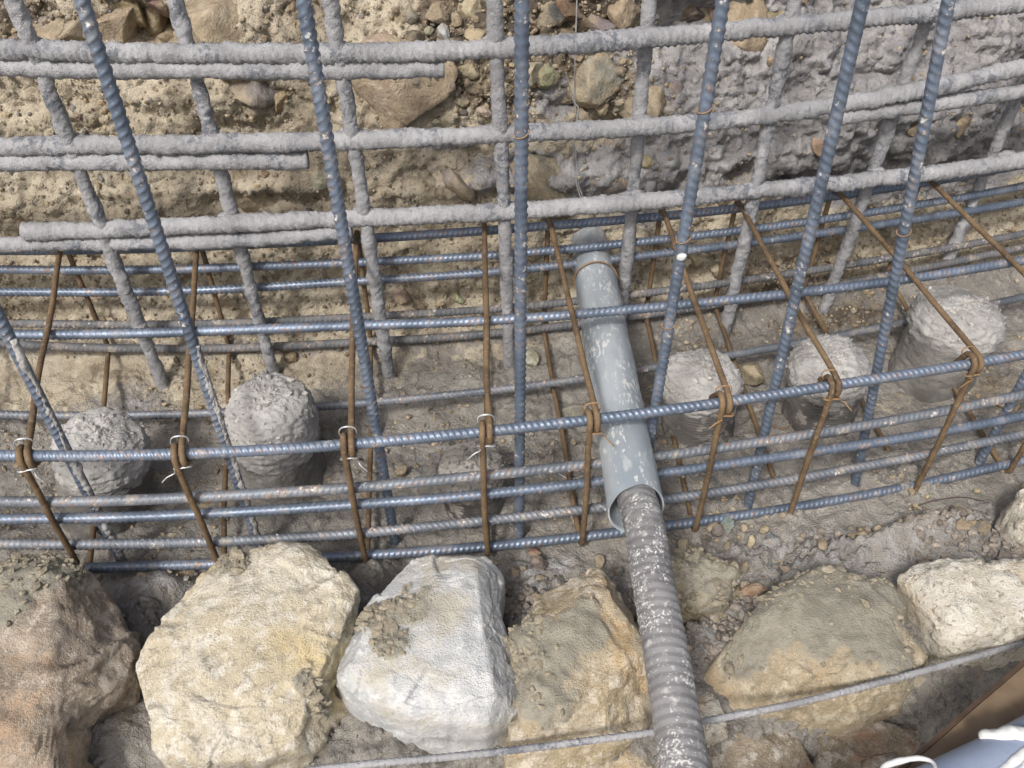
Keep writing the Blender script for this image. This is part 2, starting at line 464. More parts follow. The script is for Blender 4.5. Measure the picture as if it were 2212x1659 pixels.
for _ in range(120):                                         # round the profile's corners
    q = pw.copy(); q[1:-1] = (pw[:-2]+2*pw[1:-1]+pw[2:])/4; pw = np.where(fine, q, pw)
    q = pz.copy(); q[1:-1] = (pz[:-2]+2*pz[1:-1]+pz[2:])/4; pz = np.where(fine, q, pz)
gx = np.r_[np.linspace(-9, -1.1, 30, endpoint=False), np.linspace(-1.1, 1.2, int(2.3/.0038)), np.linspace(1.2, 9, 30)[1:]]
GX, GT = np.meshgrid(gx, tt)
def wide(x): return yf(np.clip(x, -1.6, 1.7))
base = np.stack([GX, wide(GX)+pw[:, None], pz[:, None]+0*GX], -1)
dw = np.gradient(pw, tt); dz = np.gradient(pz, tt)
nrm = np.stack([0*GX, -dz[:, None]+0*GX, dw[:, None]+0*GX], -1); nrm /= np.linalg.norm(nrm, axis=-1)[..., None]
Wd = pw[:, None]+0*GX; Zd = pz[:, None]+0*GX
bank = sstep(.43, .50, Wd); front = 1-sstep(-.06, .0, Wd)
near = (np.abs(GX) < 1.3) & fine[:, None]

def spot(u, v, level=None):
    """surface spot behind a sight line: index of the undisplaced ground sheet"""
    P = base; yy = P[..., 1]; zz = P[..., 2]-CAM_H
    fw = yy*math.cos(PITCH)-zz*math.sin(PITCH); dn = -yy*math.sin(PITCH)-zz*math.cos(PITCH)
    U = 1106+FOC*P[..., 0]/fw; V = 829.5+FOC*dn/fw
    d = (U-u)**2+(V-v)**2; d[fw < .1] = 1e9
    i = np.unravel_index(np.argmin(d), d.shape); return GX[i], GT[i[0], i[1]]

def blob(u, v, ru, rt):
    x, t = spot(u, v); return np.exp(-(((GX-x)/ru)**2+((GT-t)/rt)**2))

fwp = base[..., 1]*math.cos(PITCH)-(base[..., 2]-CAM_H)*math.sin(PITCH)
# what the ground is made of
jx = .08*fbm(base, .22, 3, 3)
slurry = sstep(.02, .46, GX+2.2*jx+.35*(Zd-.3))*sstep(.12, .22, Zd+.5*jx)*bank
for u, v, a, b_ in ((1130,370,.12,.05),(1290,370,.10,.06),(1200,210,.05,.04),(980,300,.07,.02),(1500,330,.2,.1)): slurry = np.maximum(slurry, .95*blob(u, v, a, b_)*bank)
for u, v, a, b_ in ((30,160,.05,.04),(420,110,.05,.03),(300,200,.06,.04)): slurry = np.maximum(slurry, .42*blob(u, v, a, b_))
rubble = sstep(.33, .42, Zd+.4*jx)*(1-sstep(.12, .22, np.abs(GX-.05+jx)))*bank
rubble = np.maximum(rubble, .7*blob(60, 60, .10, .08)); rubble = np.maximum(rubble, .8*blob(1720, 600, .16, .06)); rubble = np.maximum(rubble, .7*blob(1800, 690, .18, .05))
sandm = np.clip(bank*1.1-.0*slurry, 0, 1)
sandm = np.maximum(sandm, .62*sstep(.25, .42, Wd+jx)*(1-bank)*sstep(-.2, .9, .6-GX))
sandm = np.maximum(sandm, .55*blob(1850, 880, .2, .05)); sandm = np.maximum(sandm, .6*blob(2150, 830, .1, .05)); sandm = np.maximum(sandm, .5*blob(330, 1030, .06, .04))
slurry = np.maximum(slurry, .46*front*sstep(-.30, -.2, Wd)*(1-sstep(-.06, 0, Wd)));slurry = np.maximum(slurry, .55*blob(950, 1000, .10, .06)); slurry = np.maximum(slurry, .5*blob(1700, 1190, .30, .05))
slurry = np.maximum(slurry, .55*blob(330, 1290, .12, .06)); slurry = np.maximum(slurry, .6*blob(1170, 1230, .1, .05))
slurry = np.maximum(slurry, .5*blob(300, 880, .12, .03))

D = np.zeros(GX.shape, np.float32)
sub = np.where(near.any(1))[0]; cs = np.where(near.any(0))[0]
sl = np.ix_(sub, cs); Pn = base[sl].astype(np.float32)
bk, sr, rb, fr, sa = bank[sl], slurry[sl]*bank[sl], rubble[sl], front[sl], sandm[sl]
gxs, gts = GX[sl], GT[sl]
wx = gxs+.010*vn(Pn, .03, 51); wt = gts+.010*vn(Pn+9, .03, 52)
big = fbm(Pn, .30, 3, 11); med = fbm(Pn, .085, 4, 12, .55); fin = fbm(Pn, .02, 4, 13, .6)
c1, c2, ci = worley(wx, wt, .020, 5); d1, d2, di = worley(wx, wt, .0085, 6); e1, e2, ei = worley(wx, wt, .052, 8)
clod = np.clip((c2-c1)*1.9, 0, 1)**.6*(.5+ci); crumb = np.clip((d2-d1)*1.7, 0, 1)**.7*(.5+di); lump = np.clip((e2-e1)*2.0, 0, 1)**.5*(.4+ei)
dsp = .008*big+.0055*med+.0028*fin
patch = sstep(-.15, .45, fbm(Pn, .10, 3, 33))
dsp += (1-bk)*(.0062*clod*patch+.0026*crumb*(.35+.65*patch))
cl_p = sstep(-.25, .3, fbm(Pn, .11, 3, 35))*sstep(-.03, -.10, Wd[sl])
dsp += fr*(.0100*(clod-.55)*cl_p+.004*(crumb-.5)*(.3+.7*cl_p))
fw1 = gxs+.02*vn(Pn, .06, 54); ft1 = gts+.02*vn(Pn+5, .06, 55)
fc = .012*facets(fw1, ft1, .12, 91)+.0085*facets(fw1, ft1, .045, 92)+.0040*facets(wx, wt, .017, 93)
dsp += bk*(.012*big+.006*med+.0025*fin+.003*crumb*patch+fc*(1-.6*sr))
dsp += (1-bk)*(.0022*facets(wx, wt, .016, 94)*patch+.003*facets(fw1, ft1, .04, 95))
pit = sstep(.42, .15, d1)*sstep(.55, .75, di)
rid = billow(Pn, .030, 4, 71, .62)
pv = sstep(-.2, .35, fbm(Pn, .14, 3, 77))
dsp += bk*(1-sr)*(.0030*rid-.0035*pit*pv+.0030*crumb*pv)
dsp += (1-bk)*(.0022*rid-.0025*pit*patch)
dsp += sr*(.017*billow(Pn, .085, 4, 21, .55)+.008*billow(Pn, .024, 3, 22, .6))
dsp += rb*(.012*lump+.007*clod)
crk = fbm(Pn, .16, 4, 41)
dsp -= bk*(1-sr)*.008*np.exp(-(crk/.045)**2)*sstep(.0, .4, fbm(Pn, .2, 2, 43))
D[sl] = dsp
HOL = [(295,60,.055,.035,.07),(330,80,.04,.03,.06),(300,550,.10,.014,.02),(560,435,.10,.022,.035),(760,440,.08,.015,.015),
       (1470,50,.08,.04,.06),(1540,30,.07,.05,.06),(1330,265,.05,.018,.04),(1600,378,.035,.016,.05),(1725,388,.035,.014,.05),(1905,345,.04,.016,.04),
       (1170,412,.12,.012,.02),(1330,432,.08,.012,.02),(1870,470,.04,.015,.04),(1480,400,.03,.02,.03),(960,1610,.02,.02,.05),(1490,1340,.025,.015,.03)]
for u, v, a, b_, dp in HOL: D -= dp*blob(u, v, a, b_)
BMP = [(345,1290,.05,.035,.055),(300,1380,.05,.04,.045),(805,1262,.035,.035,.045),(1130,1260,.06,.04,.012),(1120,1340,.04,.04,.02),(240,1560,.05,.05,.02),(560,400,.10,.016,.022),(1150,390,.16,.02,.025),(1290,395,.10,.02,.02),(480,150,.10,.05,.03),(450,205,.07,.03,.025),(880,170,.08,.03,.03),(560,60,.10,.05,.03),
       (2000,1190,.10,.03,.035),(1900,1200,.10,.03,.02),(1650,350,.10,.03,.03),(2050,250,.20,.10,.05),(1800,240,.15,.05,.03),(1450,240,.08,.04,.02),
       (100,640,.20,.05,.018),(400,650,.18,.05,.015),(700,650,.16,.05,.012),(380,560,.1,.012,.015)]
for u, v, a, b_, dp in BMP: D += dp*blob(u, v, a, b_)
D = np.where(near, D, D*0)
ground = base+nrm*D[..., None]
mask = np.stack([sandm, slurry, np.clip(rubble-.6*slurry, 0, 1)], -1)
gF = grid_faces(len(tt), len(gx), wrap=False)
ground_o = struct('ground', raw_mesh('ground', ground.reshape(-1, 3), gF, True, {'mask': mask.reshape(-1, 3)}), M['soil'])

def ground_at(u, v):
    x, t = spot(u, v); i = np.argmin(abs(tt-t)); j = np.argmin(abs(gx-x)); return ground[i, j], nrm[i, j]
def ground_z(x, y):
    j = np.argmin(abs(gx-x)); col = ground[:, j]; ok = np.where((pw > -.35) & (pw < .45))[0]
    i = ok[np.argmin(abs(col[ok, 1]-y))]; return col[i, 2]

# ------------------------------------------------------------------ rubble stones lodged in the bank and lying in the trench
def ico(sub):
    bm = bmesh.new(); bmesh.ops.create_icosphere(bm, subdivisions=sub, radius=1.0)
    V = np.array([v.co[:] for v in bm.verts]); F = np.array([[v.index for v in f.verts] for f in bm.faces]); bm.free(); return V, F
ICO = {k: ico(k) for k in (1, 2, 4, 5)}

def rock_shape(sub, seed, cuts=9, rough=.10, flat=(1, 1, .75), sharp=1.0):
    r = np.random.default_rng(seed); V, F = ICO[sub]; V = V.copy()
    for _ in range(cuts):
        n = r.normal(size=3); n /= np.linalg.norm(n); d = r.uniform(.5, .85)
        k = np.clip(V@n-d, 0, None); V -= k[:, None]*n*sharp
    N = V/np.linalg.norm(V, axis=1)[:, None]
    V += N*(rough*fbm(V+seed, .7, 4, seed, .5)+rough*.35*billow(V+seed, .22, 3, seed+3))[:, None]
    return V*np.array(flat), F

ROCKS = []
for k in range(10):
    V, F = rock_shape(4, 100+k, cuts=13+k % 5, rough=.055+.015*(k % 3), flat=(1, .8+.1*(k % 3), .6+.1*(k % 4)))
    me = raw_mesh('rubble_rock', V, F, True); me.materials.append(M['rock']); ROCKS.append(me)

C_OCH, C_GRY, C_DRK, C_LIM, C_WHT, C_BRN, C_RED, C_GRN, C_BLU = (.37,.295,.195), (.25,.235,.215), (.10,.095,.09), (.46,.41,.30), (.55,.54,.51), (.23,.185,.135), (.25,.125,.085), (.20,.215,.19), (.17,.185,.20)
def rock(pos, size, color, seed, parent=None, name='stone', sink=.35, n=None, scl=(1, 1, 1)):
    r = np.random.default_rng(seed)
    o = obj(name, ROCKS[seed % len(ROCKS)], None, parent)
    o.location = Vector(pos)+(Vector(n)*size*(.5-sink)*1.0 if n is not None else Vector((0, 0, size*(.5-sink))))
    o.rotation_euler = r.uniform(0, 6.28, 3) if n is None else (r.uniform(-.6, .6)+.6, r.uniform(-.6, .6), r.uniform(0, 6.28))
    o.scale = tuple(size*.5*r.uniform(.85, 1.2)*s for s in scl)
    o.color = (*[min(.75, c*r.uniform(.88, 1.12)) for c in color], 1)
    return o

# placed ones: sight line, size in metres, colour
LODGED = [(1140,150,.060,C_WHT),(1180,160,.05,C_LIM),(1290,170,.11,C_GRY),(1290,70,.075,C_GRY),(1255,50,.05,C_BRN),(1390,230,.07,C_OCH),(1400,210,.05,C_LIM),
 (1325,150,.035,C_DRK),(1245,185,.038,C_BLU),(1225,210,.03,C_BRN),(1265,225,.028,C_OCH),(1258,250,.04,C_DRK),(1295,230,.04,C_OCH),(1395,350,.036,C_OCH),(1755,305,.045,C_OCH),
 (1640,262,.026,C_GRN),(1600,265,.022,C_OCH),(1665,130,.02,C_RED),(1300,205,.05,C_BRN),(1460,200,.05,C_GRY),(1500,30,.09,C_DRK),(1560,45,.10,C_DRK),(1620,60,.12,C_BRN),(1690,70,.16,C_BRN),
 (1030,75,.05,C_OCH),(960,65,.03,C_WHT),(930,60,.02,C_LIM),(900,80,.04,C_DRK),(880,40,.05,C_GRY),(985,40,.04,C_BRN),(940,25,.05,C_OCH),(1010,20,.06,C_LIM),(1190,30,.05,C_DRK),(1215,75,.05,C_BRN),
 (1230,15,.05,C_BRN),(1350,20,.08,C_OCH),(1180,90,.04,C_DRK),(995,215,.032,C_GRY),(965,190,.024,C_BLU),(1045,235,.03,C_WHT),(1000,240,.03,C_DRK),(1140,250,.03,C_BLU),
 (280,30,.09,C_OCH),(250,20,.07,C_OCH),(335,12,.06,C_BRN),(300,75,.07,C_BRN),(330,110,.05,C_BRN),(210,55,.12,C_GRY),(120,60,.13,C_GRY),(60,110,.10,C_BRN),(500,60,.20,C_LIM),(640,12,.022,C_RED),
 (545,195,.11,C_GRY),(600,215,.05,C_OCH),(560,375,.14,C_LIM),(690,375,.06,C_LIM),(725,390,.05,C_LIM),(880,175,.16,C_LIM),(1010,150,.06,C_LIM),
 (2050,260,.05,C_BRN),(1960,265,.06,C_BRN),(1340,385,.12,C_GRY),(1180,390,.14,C_GRY),(970,385,.10,C_GRY),
 (1500,560,.05,C_LIM),(1575,560,.065,C_LIM),(1540,575,.04,C_GRY),(1860,480,.06,C_LIM),(1900,490,.04,C_GRY),(2075,520,.04,C_LIM),(1640,620,.05,C_DRK),(1680,590,.035,C_GRY),(1720,620,.04,C_DRK),
 (985,640,.05,C_LIM),(870,640,.04,C_LIM),(905,660,.03,C_DRK),(1020,580,.035,C_BLU),(560,700,.03,C_GRY),(390,690,.03,C_GRY),(1800,560,.05,C_BRN)]
for i, (u, v, s_, c) in enumerate(LODGED):
    p, n = ground_at(u, v); rock(p, s_*(1.0 if s_ < .07 else 1.15), c, 500+i, ground_o, n=n, sink=.45 if s_ < .045 else (.58 if s_ < .08 else .74))

for i in range(46):
    u, v = ((rng.uniform(1430, 1720), rng.uniform(1150, 1290)) if i < 26 else (rng.uniform(1720, 2120), rng.uniform(1150, 1215))) if i < 36 else (rng.uniform(1080, 1320), rng.uniform(1195, 1320))
    p, n = ground_at(u, v); rock(p, rng.uniform(.010, .026), [(.16,.15,.145), (.21,.19,.175), (.12,.115,.115), (.25,.215,.18)][i % 4], 2000+i, ground_o, n=n, sink=.3)

# scattered middling ones, up to about 300 in all
dens = (.10+1.9*rubble+.25*bank*(1-slurry)+.8*front*sstep(-.24, -.1, Wd)*(1-sstep(-.02, .02, Wd))*sstep(-.1, .1, GX)+.16*sstep(.0, .03, Wd)*(1-bank))*near*(Wd > -.30)*(Zd < .70)
vis = (np.abs(GX/np.maximum(fwp, .1)) < .63)
cum = np.cumsum((dens*vis).ravel()); cum /= cum[-1]
pal = [C_OCH, C_GRY, C_DRK, C_LIM, C_BRN, C_GRY, C_BRN, C_OCH, C_BLU]
for i in range(165):
    k = np.searchsorted(cum, rng.random()); r_, c_ = np.unravel_index(k, dens.shape)
    s_ = float(np.clip(rng.lognormal(math.log(.015), .38), .009, .038))
    rock(ground[r_, c_], s_, pal[rng.integers(len(pal))], 900+i, ground_o, n=nrm[r_, c_], sink=.3)

# fine gravel and crumbs: nobody could count it
def gravel(name, n, smin, smax, dn, pals, seed, label):
    r = np.random.default_rng(seed)
    cum = np.cumsum((dn*near).ravel()); cum /= cum[-1]
    V0, F0 = ICO[1]; k = np.searchsorted(cum, r.random(n)); pos = ground.reshape(-1, 3)[k]; nn = nrm.reshape(-1, 3)[k]
    sz = np.clip(r.lognormal(math.log((smin*smax)**.5), .45, n), smin, smax)
    jit = V0[None]*(1+.35*r.normal(size=(n, len(V0), 1)).clip(-1, 1)*.6)*sz[:, None, None]*r.uniform(.55, 1.25, (n, 1, 3))*.5
    a = r.uniform(0, 6.28, n); ca, sa_ = np.cos(a), np.sin(a)
    x, y, z = jit[..., 0], jit[..., 1], jit[..., 2]; jit = np.stack([x*ca[:, None]-y*sa_[:, None], x*sa_[:, None]+y*ca[:, None], z], -1)
    V = (jit+pos[:, None, :]+nn[:, None, :]*(sz*.12)[:, None, None]).reshape(-1, 3)
    F = (F0[None]+(np.arange(n)*len(V0))[:, None, None]).reshape(-1, 3)
    c = np.array(pals)[r.integers(len(pals), size=n)]*r.uniform(.75, 1.2, (n, 1))
    o = obj(name, raw_mesh(name, V, F, False, {'col': np.repeat(c, len(V0), 0)}), M['gravel']); o['kind'] = 'stuff'
    tag(o, label, 'gravel'); return o
gd = vis*(Zd < .75)*(Wd > -.33)
gravel('gravel', 13000, .0022, .011, gd*(.8*bank*(1-.8*slurry)+1.2*rubble+.6*(1-bank)*(1-.85*front)*sstep(-.3, .5, fbm(base, .12, 3, 61))), [C_OCH, (.42,.37,.28), C_GRY, C_BRN, (.36,.295,.2), (.30,.265,.21), (.33,.28,.21), (.40,.34,.25)], 3, 'loose fine gravel strewn over the trench floor and earth bank')
gravel('soil_crumbs', 2400, .003, .016, gd*(front*sstep(-.30, -.2, Wd)*sstep(-.04, -.12, Wd)*(.8+sstep(-.1, .1, GX))*sstep(-.2, .4, fbm(base, .12, 3, 66))+.12*blob(1750, 640, .2, .06)*1.0), [(.25,.225,.2), (.29,.26,.23), (.21,.185,.16), (.32,.28,.24)], 4, 'grey crumbled soil clods between the cage and the front stones')

# ------------------------------------------------------------------ big stones of the rubble wall in front
ICO[6], ICO[7] = ico(6), ico(7)
def vnormals(V, F):
    n = np.cross(V[F[:, 1]]-V[F[:, 0]], V[F[:, 2]]-V[F[:, 0]]); N = np.zeros_like(V)
    for k in range(3):
        for a in range(3): N[:, a] += np.bincount(F[:, k], weights=n[:, a], minlength=len(V))
    return N/(np.linalg.norm(N, axis=1)[:, None]+1e-12)
def nbr_smooth(V, F, it):
    E = np.vstack([F[:, [0, 1]], F[:, [1, 2]], F[:, [2, 0]]]); cnt = np.bincount(E[:, 0], minlength=len(V))[:, None]
    for _ in range(it):
        A = np.stack([np.bincount(E[:, 0], weights=V[E[:, 1], k], minlength=len(V)) for k in range(3)], 1); V = .5*V+.5*A/cnt
    return V

def stone_from_outline(name, label, px, z, up, down, material, seed, e=.62, sub=6, mud=(), rough=1.0, cuts=12, extra=(), round_=0):
    vv = np.array([v for u, v in px], float); rise = (vv.max()-vv)/(np.ptp(vv)+1e-6)
    P = np.array([at(u, v, z=z+up*.62*r_) for (u, v), r_ in zip(px, rise)])[:, :2]
    C, _ = resample(np.c_[np.vstack([P, P[0]]), np.zeros(len(P)+1)], .004); C = C[:-1, :2]
    c = np.array([C[:, 0].mean(), C[:, 1].mean()])
    ang = np.arctan2(C[:, 1]-c[1], C[:, 0]-c[0]); rad = np.linalg.norm(C-c, axis=1)
    o_ = np.argsort(ang); ang, rad = ang[o_], rad[o_]
    S_, F = ICO[sub]; th = np.arctan2(S_[:, 1], S_[:, 0])
    R = np.interp(th, np.r_[ang-2*math.pi, ang, ang+2*math.pi], np.r_[rad, rad, rad])
    hz = np.hypot(S_[:, 0], S_[:, 1]); rho = 1.04*hz**e; sz = np.sign(S_[:, 2])*np.abs(S_[:, 2])**e
    R = rad.mean()+(R-rad.mean())*sstep(0, .9, rho)
    V = np.stack([R*rho*np.cos(th), R*rho*np.sin(th), np.where(sz > 0, sz*up, sz*down)], 1)
    V = nbr_smooth(V, F, 5 if sub == 6 else 14)
    r = np.random.default_rng(seed)
    for k_ in range(cuts):                                   # hewn faces
        n = r.normal(size=3); n[2] = abs(n[2])*1.1+.15 if k_ % 3 else -abs(n[2])*.3; n /= np.linalg.norm(n)
        ext = (V@n).max(); k = np.clip(V@n-ext*r.uniform(.80, .95), 0, None); V = V-k[:, None]*n*.95
    V = nbr_smooth(V, F, 2+round_)
    Vw = V+np.array([c[0], c[1], z]); N = vnormals(V, F)
    if (N*V).sum() < 0: F = F[:, ::-1]; N = -N
    chip = np.clip(fbm(Vw+seed*3, .05, 3, seed+6), -.1, .25)
    d = rough*(.0045*fbm(Vw+seed, .14, 3, seed, .45)+.008*chip+.0070*facets(Vw[:, 0]+.02*vn(Vw, .05, 5), Vw[:, 1]+Vw[:, 2]+.02*vn(Vw, .05, 6), .075, seed)+.0022*facets(Vw[:, 0]+.01*vn(Vw, .03, 5), Vw[:, 1]+Vw[:, 2]+.01*vn(Vw, .03, 6), .022, seed+1)+.0008*fbm(Vw, .008, 2, seed+4, .7)-.0018*sstep(.40, .6, vn(Vw, .016, seed+9)))
    mk = np.zeros(len(Vw))
    for (u, v, ra) in mud:
        q = at(u, v, z=z+up*.8); mk = np.maximum(mk, np.exp(-(((Vw[:, 0]-q[0])**2+(Vw[:, 1]-q[1])**2)/ra**2)))
    mk = mk*sstep(-.2, .5, V[:, 2]/up); mk = mk+.7*mk*fbm(Vw, .05, 4, seed+7)
    if len(mud):
        f1, f2, cc = worley(Vw[:, 0]+.006*vn(Vw, .02, 3), Vw[:, 1]+Vw[:, 2]*.6, .017, seed)
        d = d*(1-.5*sstep(.35, .6, mk))+sstep(.38, .55, mk)*(.004+.006*np.clip((f2-f1)*2, 0, 1)**.5*(.4+cc)*sstep(-.1, .4, fbm(Vw, .07, 2, seed+8)))
    for (u, v, ra, dp) in extra:
        q = at(u, v, z=z+up*.6); d = d+dp*np.exp(-(((Vw[:, 0]-q[0])**2+(Vw[:, 1]-q[1])**2)/ra**2))
    org = np.array([c[0], c[1], z-down])
    Vf = Vw+N*d[:, None]-org
    o = obj(name, raw_mesh(name, Vf, F, True, {'mud': np.clip(mk, 0, 1)}), material)
    o.location = org
    w = np.where((mk > .38) & (N[:, 2] > .1), 1.0, 0)
    if len(mud) and w.sum() > 200:                           # crumbs of drying mud sitting on the smear
        nc = 170; k = r.choice(len(w), nc, p=w/w.sum()); V0, F0 = ICO[1]; sz = np.clip(r.lognormal(math.log(.006), .5, nc), .0025, .016)
        jt = V0[None]*(1+.25*r.normal(size=(nc, len(V0), 1)))*sz[:, None, None]*r.uniform(.5, 1.2, (nc, 1, 3))*.5*np.array([1, 1, .55])
        cV = (jt+Vf[k][:, None]+N[k][:, None]*.0006).reshape(-1, 3); cF = (F0[None]+(np.arange(nc)*len(V0))[:, None, None]).reshape(-1, 3)
        cc = np.repeat(np.array([.28, .25, .19])*r.uniform(.8, 1.2, (nc, 1)), len(V0), 0)
        mc = obj('mud_crumbs', raw_mesh('mud_crumbs', cV, cF, False, {'col': cc}), M['gravel'], o); mc['kind'] = 'stuff'
    return tag(o, label, 'stone', 'rubble stones along the front edge')

ST = dict(
 brown=m_stone('brown_sandstone', (.24,.195,.15), (.34,.285,.225), (.43,.375,.31), (.13,.105,.085), .45, (.38,.25,.15)),
 cream=m_stone('cream_limestone', (.44,.385,.28), (.52,.475,.385), (.58,.545,.47), (.25,.22,.18), .6, (.48,.385,.21)),
 white=m_stone('white_marble', (.42,.43,.435), (.53,.53,.52), (.57,.57,.565), (.30,.32,.34), .3, (.42,.38,.30), .75, fleck=.25),
 ochre=m_stone('ochre_stone', (.36,.295,.19), (.45,.39,.29), (.56,.50,.41), (.22,.165,.11), .5, (.40,.26,.11)),
 mudded=m_stone('buff_sandstone', (.34,.28,.19), (.43,.365,.26), (.50,.44,.33), (.20,.165,.115), .45, (.36,.255,.145)),
 speck=m_stone('speckled_limestone', (.47,.43,.35), (.57,.545,.48), (.60,.57,.50), (.20,.165,.125), .75, (.44,.31,.16)),
 low=m_stone('dull_brown_stone', (.22,.18,.13), (.31,.26,.195), (.44,.41,.36), (.12,.10,.075), .4, (.27,.14,.085)),
 clod=m_stone('mud_clod', (.25,.215,.15), (.32,.28,.20), (.36,.32,.235), (.13,.11,.08), .3),
)
stone_from_outline('boulder', 'largest brown sandstone boulder with rusty patches, cut by the left edge', [(-220,1330),(-100,1235),(20,1222),(120,1222),(200,1262),(262,1340),(276,1410),(262,1475),(215,1515),(176,1570),(165,1660),(150,1780),(-200,1800)], .085, .085, .11, ST['brown'], 31, .52, extra=[(60,1300,.05,.012)], mud=[(90,1250,.04),(20,1330,.03)])
stone_from_outline('stone', 'large cream limestone block with grey specks between brown boulder and white stone', [(478,1222),(560,1196),(648,1188),(755,1240),(788,1295),(762,1365),(735,1425),(725,1520),(690,1592),(560,1648),(430,1662),(335,1640),(297,1560),(308,1460),(352,1375),(405,1300)], .075, .07, .10, ST['cream'], 32, .40, 7, rough=.9, mud=[(690,1500,.012),(660,1475,.012),(500,1225,.018)])
stone_from_outline('stone', 'bright white marble stone with a notch and a mud smear on top', [(838,1246),(900,1210),(1058,1206),(1088,1235),(1078,1300),(1086,1350),(1108,1410),(1118,1480),(1112,1585),(1000,1592),(880,1576),(790,1532),(742,1470),(740,1400),(772,1345),(806,1300)], .075, .065, .09, ST['white'], 33, .42, 7, rough=.55, cuts=8, round_=4, mud=[(880,1310,.035),(825,1345,.022),(850,1400,.02)])
stone_from_outline('stone', 'ochre stone half covered in cracked mud beside the ribbed conduit', [(1275,1212),(1330,1245),(1372,1350),(1402,1480),(1372,1560),(1285,1625),(1130,1665),(1090,1640),(1112,1560),(1126,1470),(1104,1400),(1150,1345),(1190,1262)], .07, .06, .10, ST['ochre'], 34, .45, mud=[(1250,1390,.035),(1200,1450,.045),(1160,1400,.035),(1260,1330,.02),(1180,1520,.03)])
stone_from_outline('stone', 'oval buff stone under greenish mud just right of the ribbed conduit', [(1528,1405),(1585,1345),(1660,1295),(1780,1230),(1900,1245),(1955,1310),(1935,1360),(1985,1420),(1998,1480),(1900,1522),(1760,1540),(1605,1512),(1540,1465)], .055, .06, .10, ST['mudded'], 35, .5, mud=[(1700,1330,.06),(1800,1290,.06),(1620,1400,.035),(1860,1380,.05),(1900,1300,.05),(1760,1390,.03),(1920,1430,.03)])
stone_from_outline('stone', 'pale speckled limestone with rusty top at the right edge', [(1935,1290),(1960,1235),(2010,1216),(2120,1212),(2240,1200),(2360,1230),(2360,1370),(2220,1392),(2120,1408),(2050,1424),(1990,1400),(1945,1345)], .075, .055, .10, ST['speck'], 36, .45, mud=[(1985,1380,.02)])
stone_from_outline('stone', 'pale rounded stone at the far right beside the cage end', [(2180,1090),(2205,1040),(2260,1015),(2340,1040),(2350,1160),(2260,1195),(2195,1150)], .05, .06, .06, ST['speck'], 37, .7)
stone_from_outline('mud_clod', 'yellowish crumbly mud clod behind the ribbed conduit', [(1440,1215),(1500,1203),(1572,1208),(1592,1262),(1560,1302),(1500,1322),(1450,1295)], .05, .035, .05, ST['clod'], 38, .6, rough=1.6, mud=[(1510,1260,.05)])
stone_from_outline('stone', 'small pale speckled stone wedged under the conduit right side', [(1492,1500),(1535,1478),(1568,1520),(1580,1570),(1560,1600),(1500,1600)], .03, .03, .06, ST['speck'], 39, .6)
stone_from_outline('stone', 'flat grey-brown stone below the oval mud-covered stone', [(1500,1610),(1560,1580),(1690,1570),(1735,1600),(1745,1700),(1600,1760),(1480,1720)], -.02, .045, .08, ST['low'], 40, .55)
stone_from_outline('stone', 'reddish-brown ledge stone low in the right wall face', [(1748,1580),(1850,1545),(1960,1555),(2010,1600),(1985,1650),(1880,1680),(1770,1690)], -.03, .045, .08, ST['low'], 41, .55)
stone_from_outline('stone', 'shaded stone low under the pale speckled limestone', [(1960,1520),(2040,1455),(2150,1425),(2260,1410),(2300,1480),(2150,1540),(2040,1580)], -.03, .04, .08, ST['low'], 42, .6)
stone_from_outline('stone', 'ochre stone under the mud-cracked stone at the bottom edge', [(990,1650),(1080,1640),(1200,1640),(1330,1610),(1390,1620),(1390,1760),(1150,1800),(1000,1760)], -.01, .04, .08, ST['ochre'], 43, .55)
stone_from_outline('stone', 'smooth grey mud slab under the white stone at the bottom edge', [(700,1600),(760,1580),(900,1595),(955,1600),(950,1660),(930,1760),(700,1780),(650,1680)], -.005, .04, .08, ST['clod'], 44, .45, rough=.5, cuts=5)
stone_from_outline('stone', 'greyish mud lump between brown boulder and cream limestone', [(175,1530),(240,1505),(300,1545),(300,1640),(330,1700),(200,1760),(165,1650)], .015, .04, .08, ST['clod'], 45, .55, rough=1.3)

# loose pieces in the trench
def loose(u, v, size, c, seed, label, cat, scl=(1, 1, 1), name='loose_stone'):
    p, n = ground_at(u, v); o = rock(p, size, c, seed, None, name, .28, n=n, scl=scl); return tag(o, label, cat)
loose(1150, 785, .036, C_WHT, 1201, 'white angular stone lying right of the middle upright bar', 'stone')
loose(1150, 1192, .020, C_RED, 1202, 'red brick shard on the soil under the lowest front bar', 'brick shard', (1.6, .8, .5), 'brick_shard')
loose(1628, 1285, .030, C_RED, 1203, 'red brick shard beside the yellowish mud clod', 'brick shard', (1.2, 1, .5), 'brick_shard')
loose(1565, 1150, .034, (.22,.22,.225), 1204, 'thin grey slate chip right of the pipe mouth', 'stone', (1.3, .8, .35), 'slate_chip')
loose(1620, 1190, .026, C_LIM, 1206, 'pale yellow pebble on the crumbled soil right of the conduit', 'stone')
loose(975, 1000, .024, C_GRY, 1207, 'flat grey pebble on the trench floor left of the short pile', 'stone', (1, 1, .5))
loose(1250, 905, .042, C_GRY, 1208, 'flat grey slate piece left of the plastic pipe', 'stone', (1.2, 1, .35), 'slate_piece')
loose(1620, 815, .075, C_BRN, 1209, 'rough brown stone wedged between the two right-hand piles', 'stone')
loose(390, 905, .03, C_BRN, 1210, 'round brown pebble behind the leftmost pile', 'stone')
loose(400, 1243, .034, C_LIM, 1211, 'flat beige chip beside the cream limestone top', 'stone', (1.3, 1, .45), 'stone_chip')

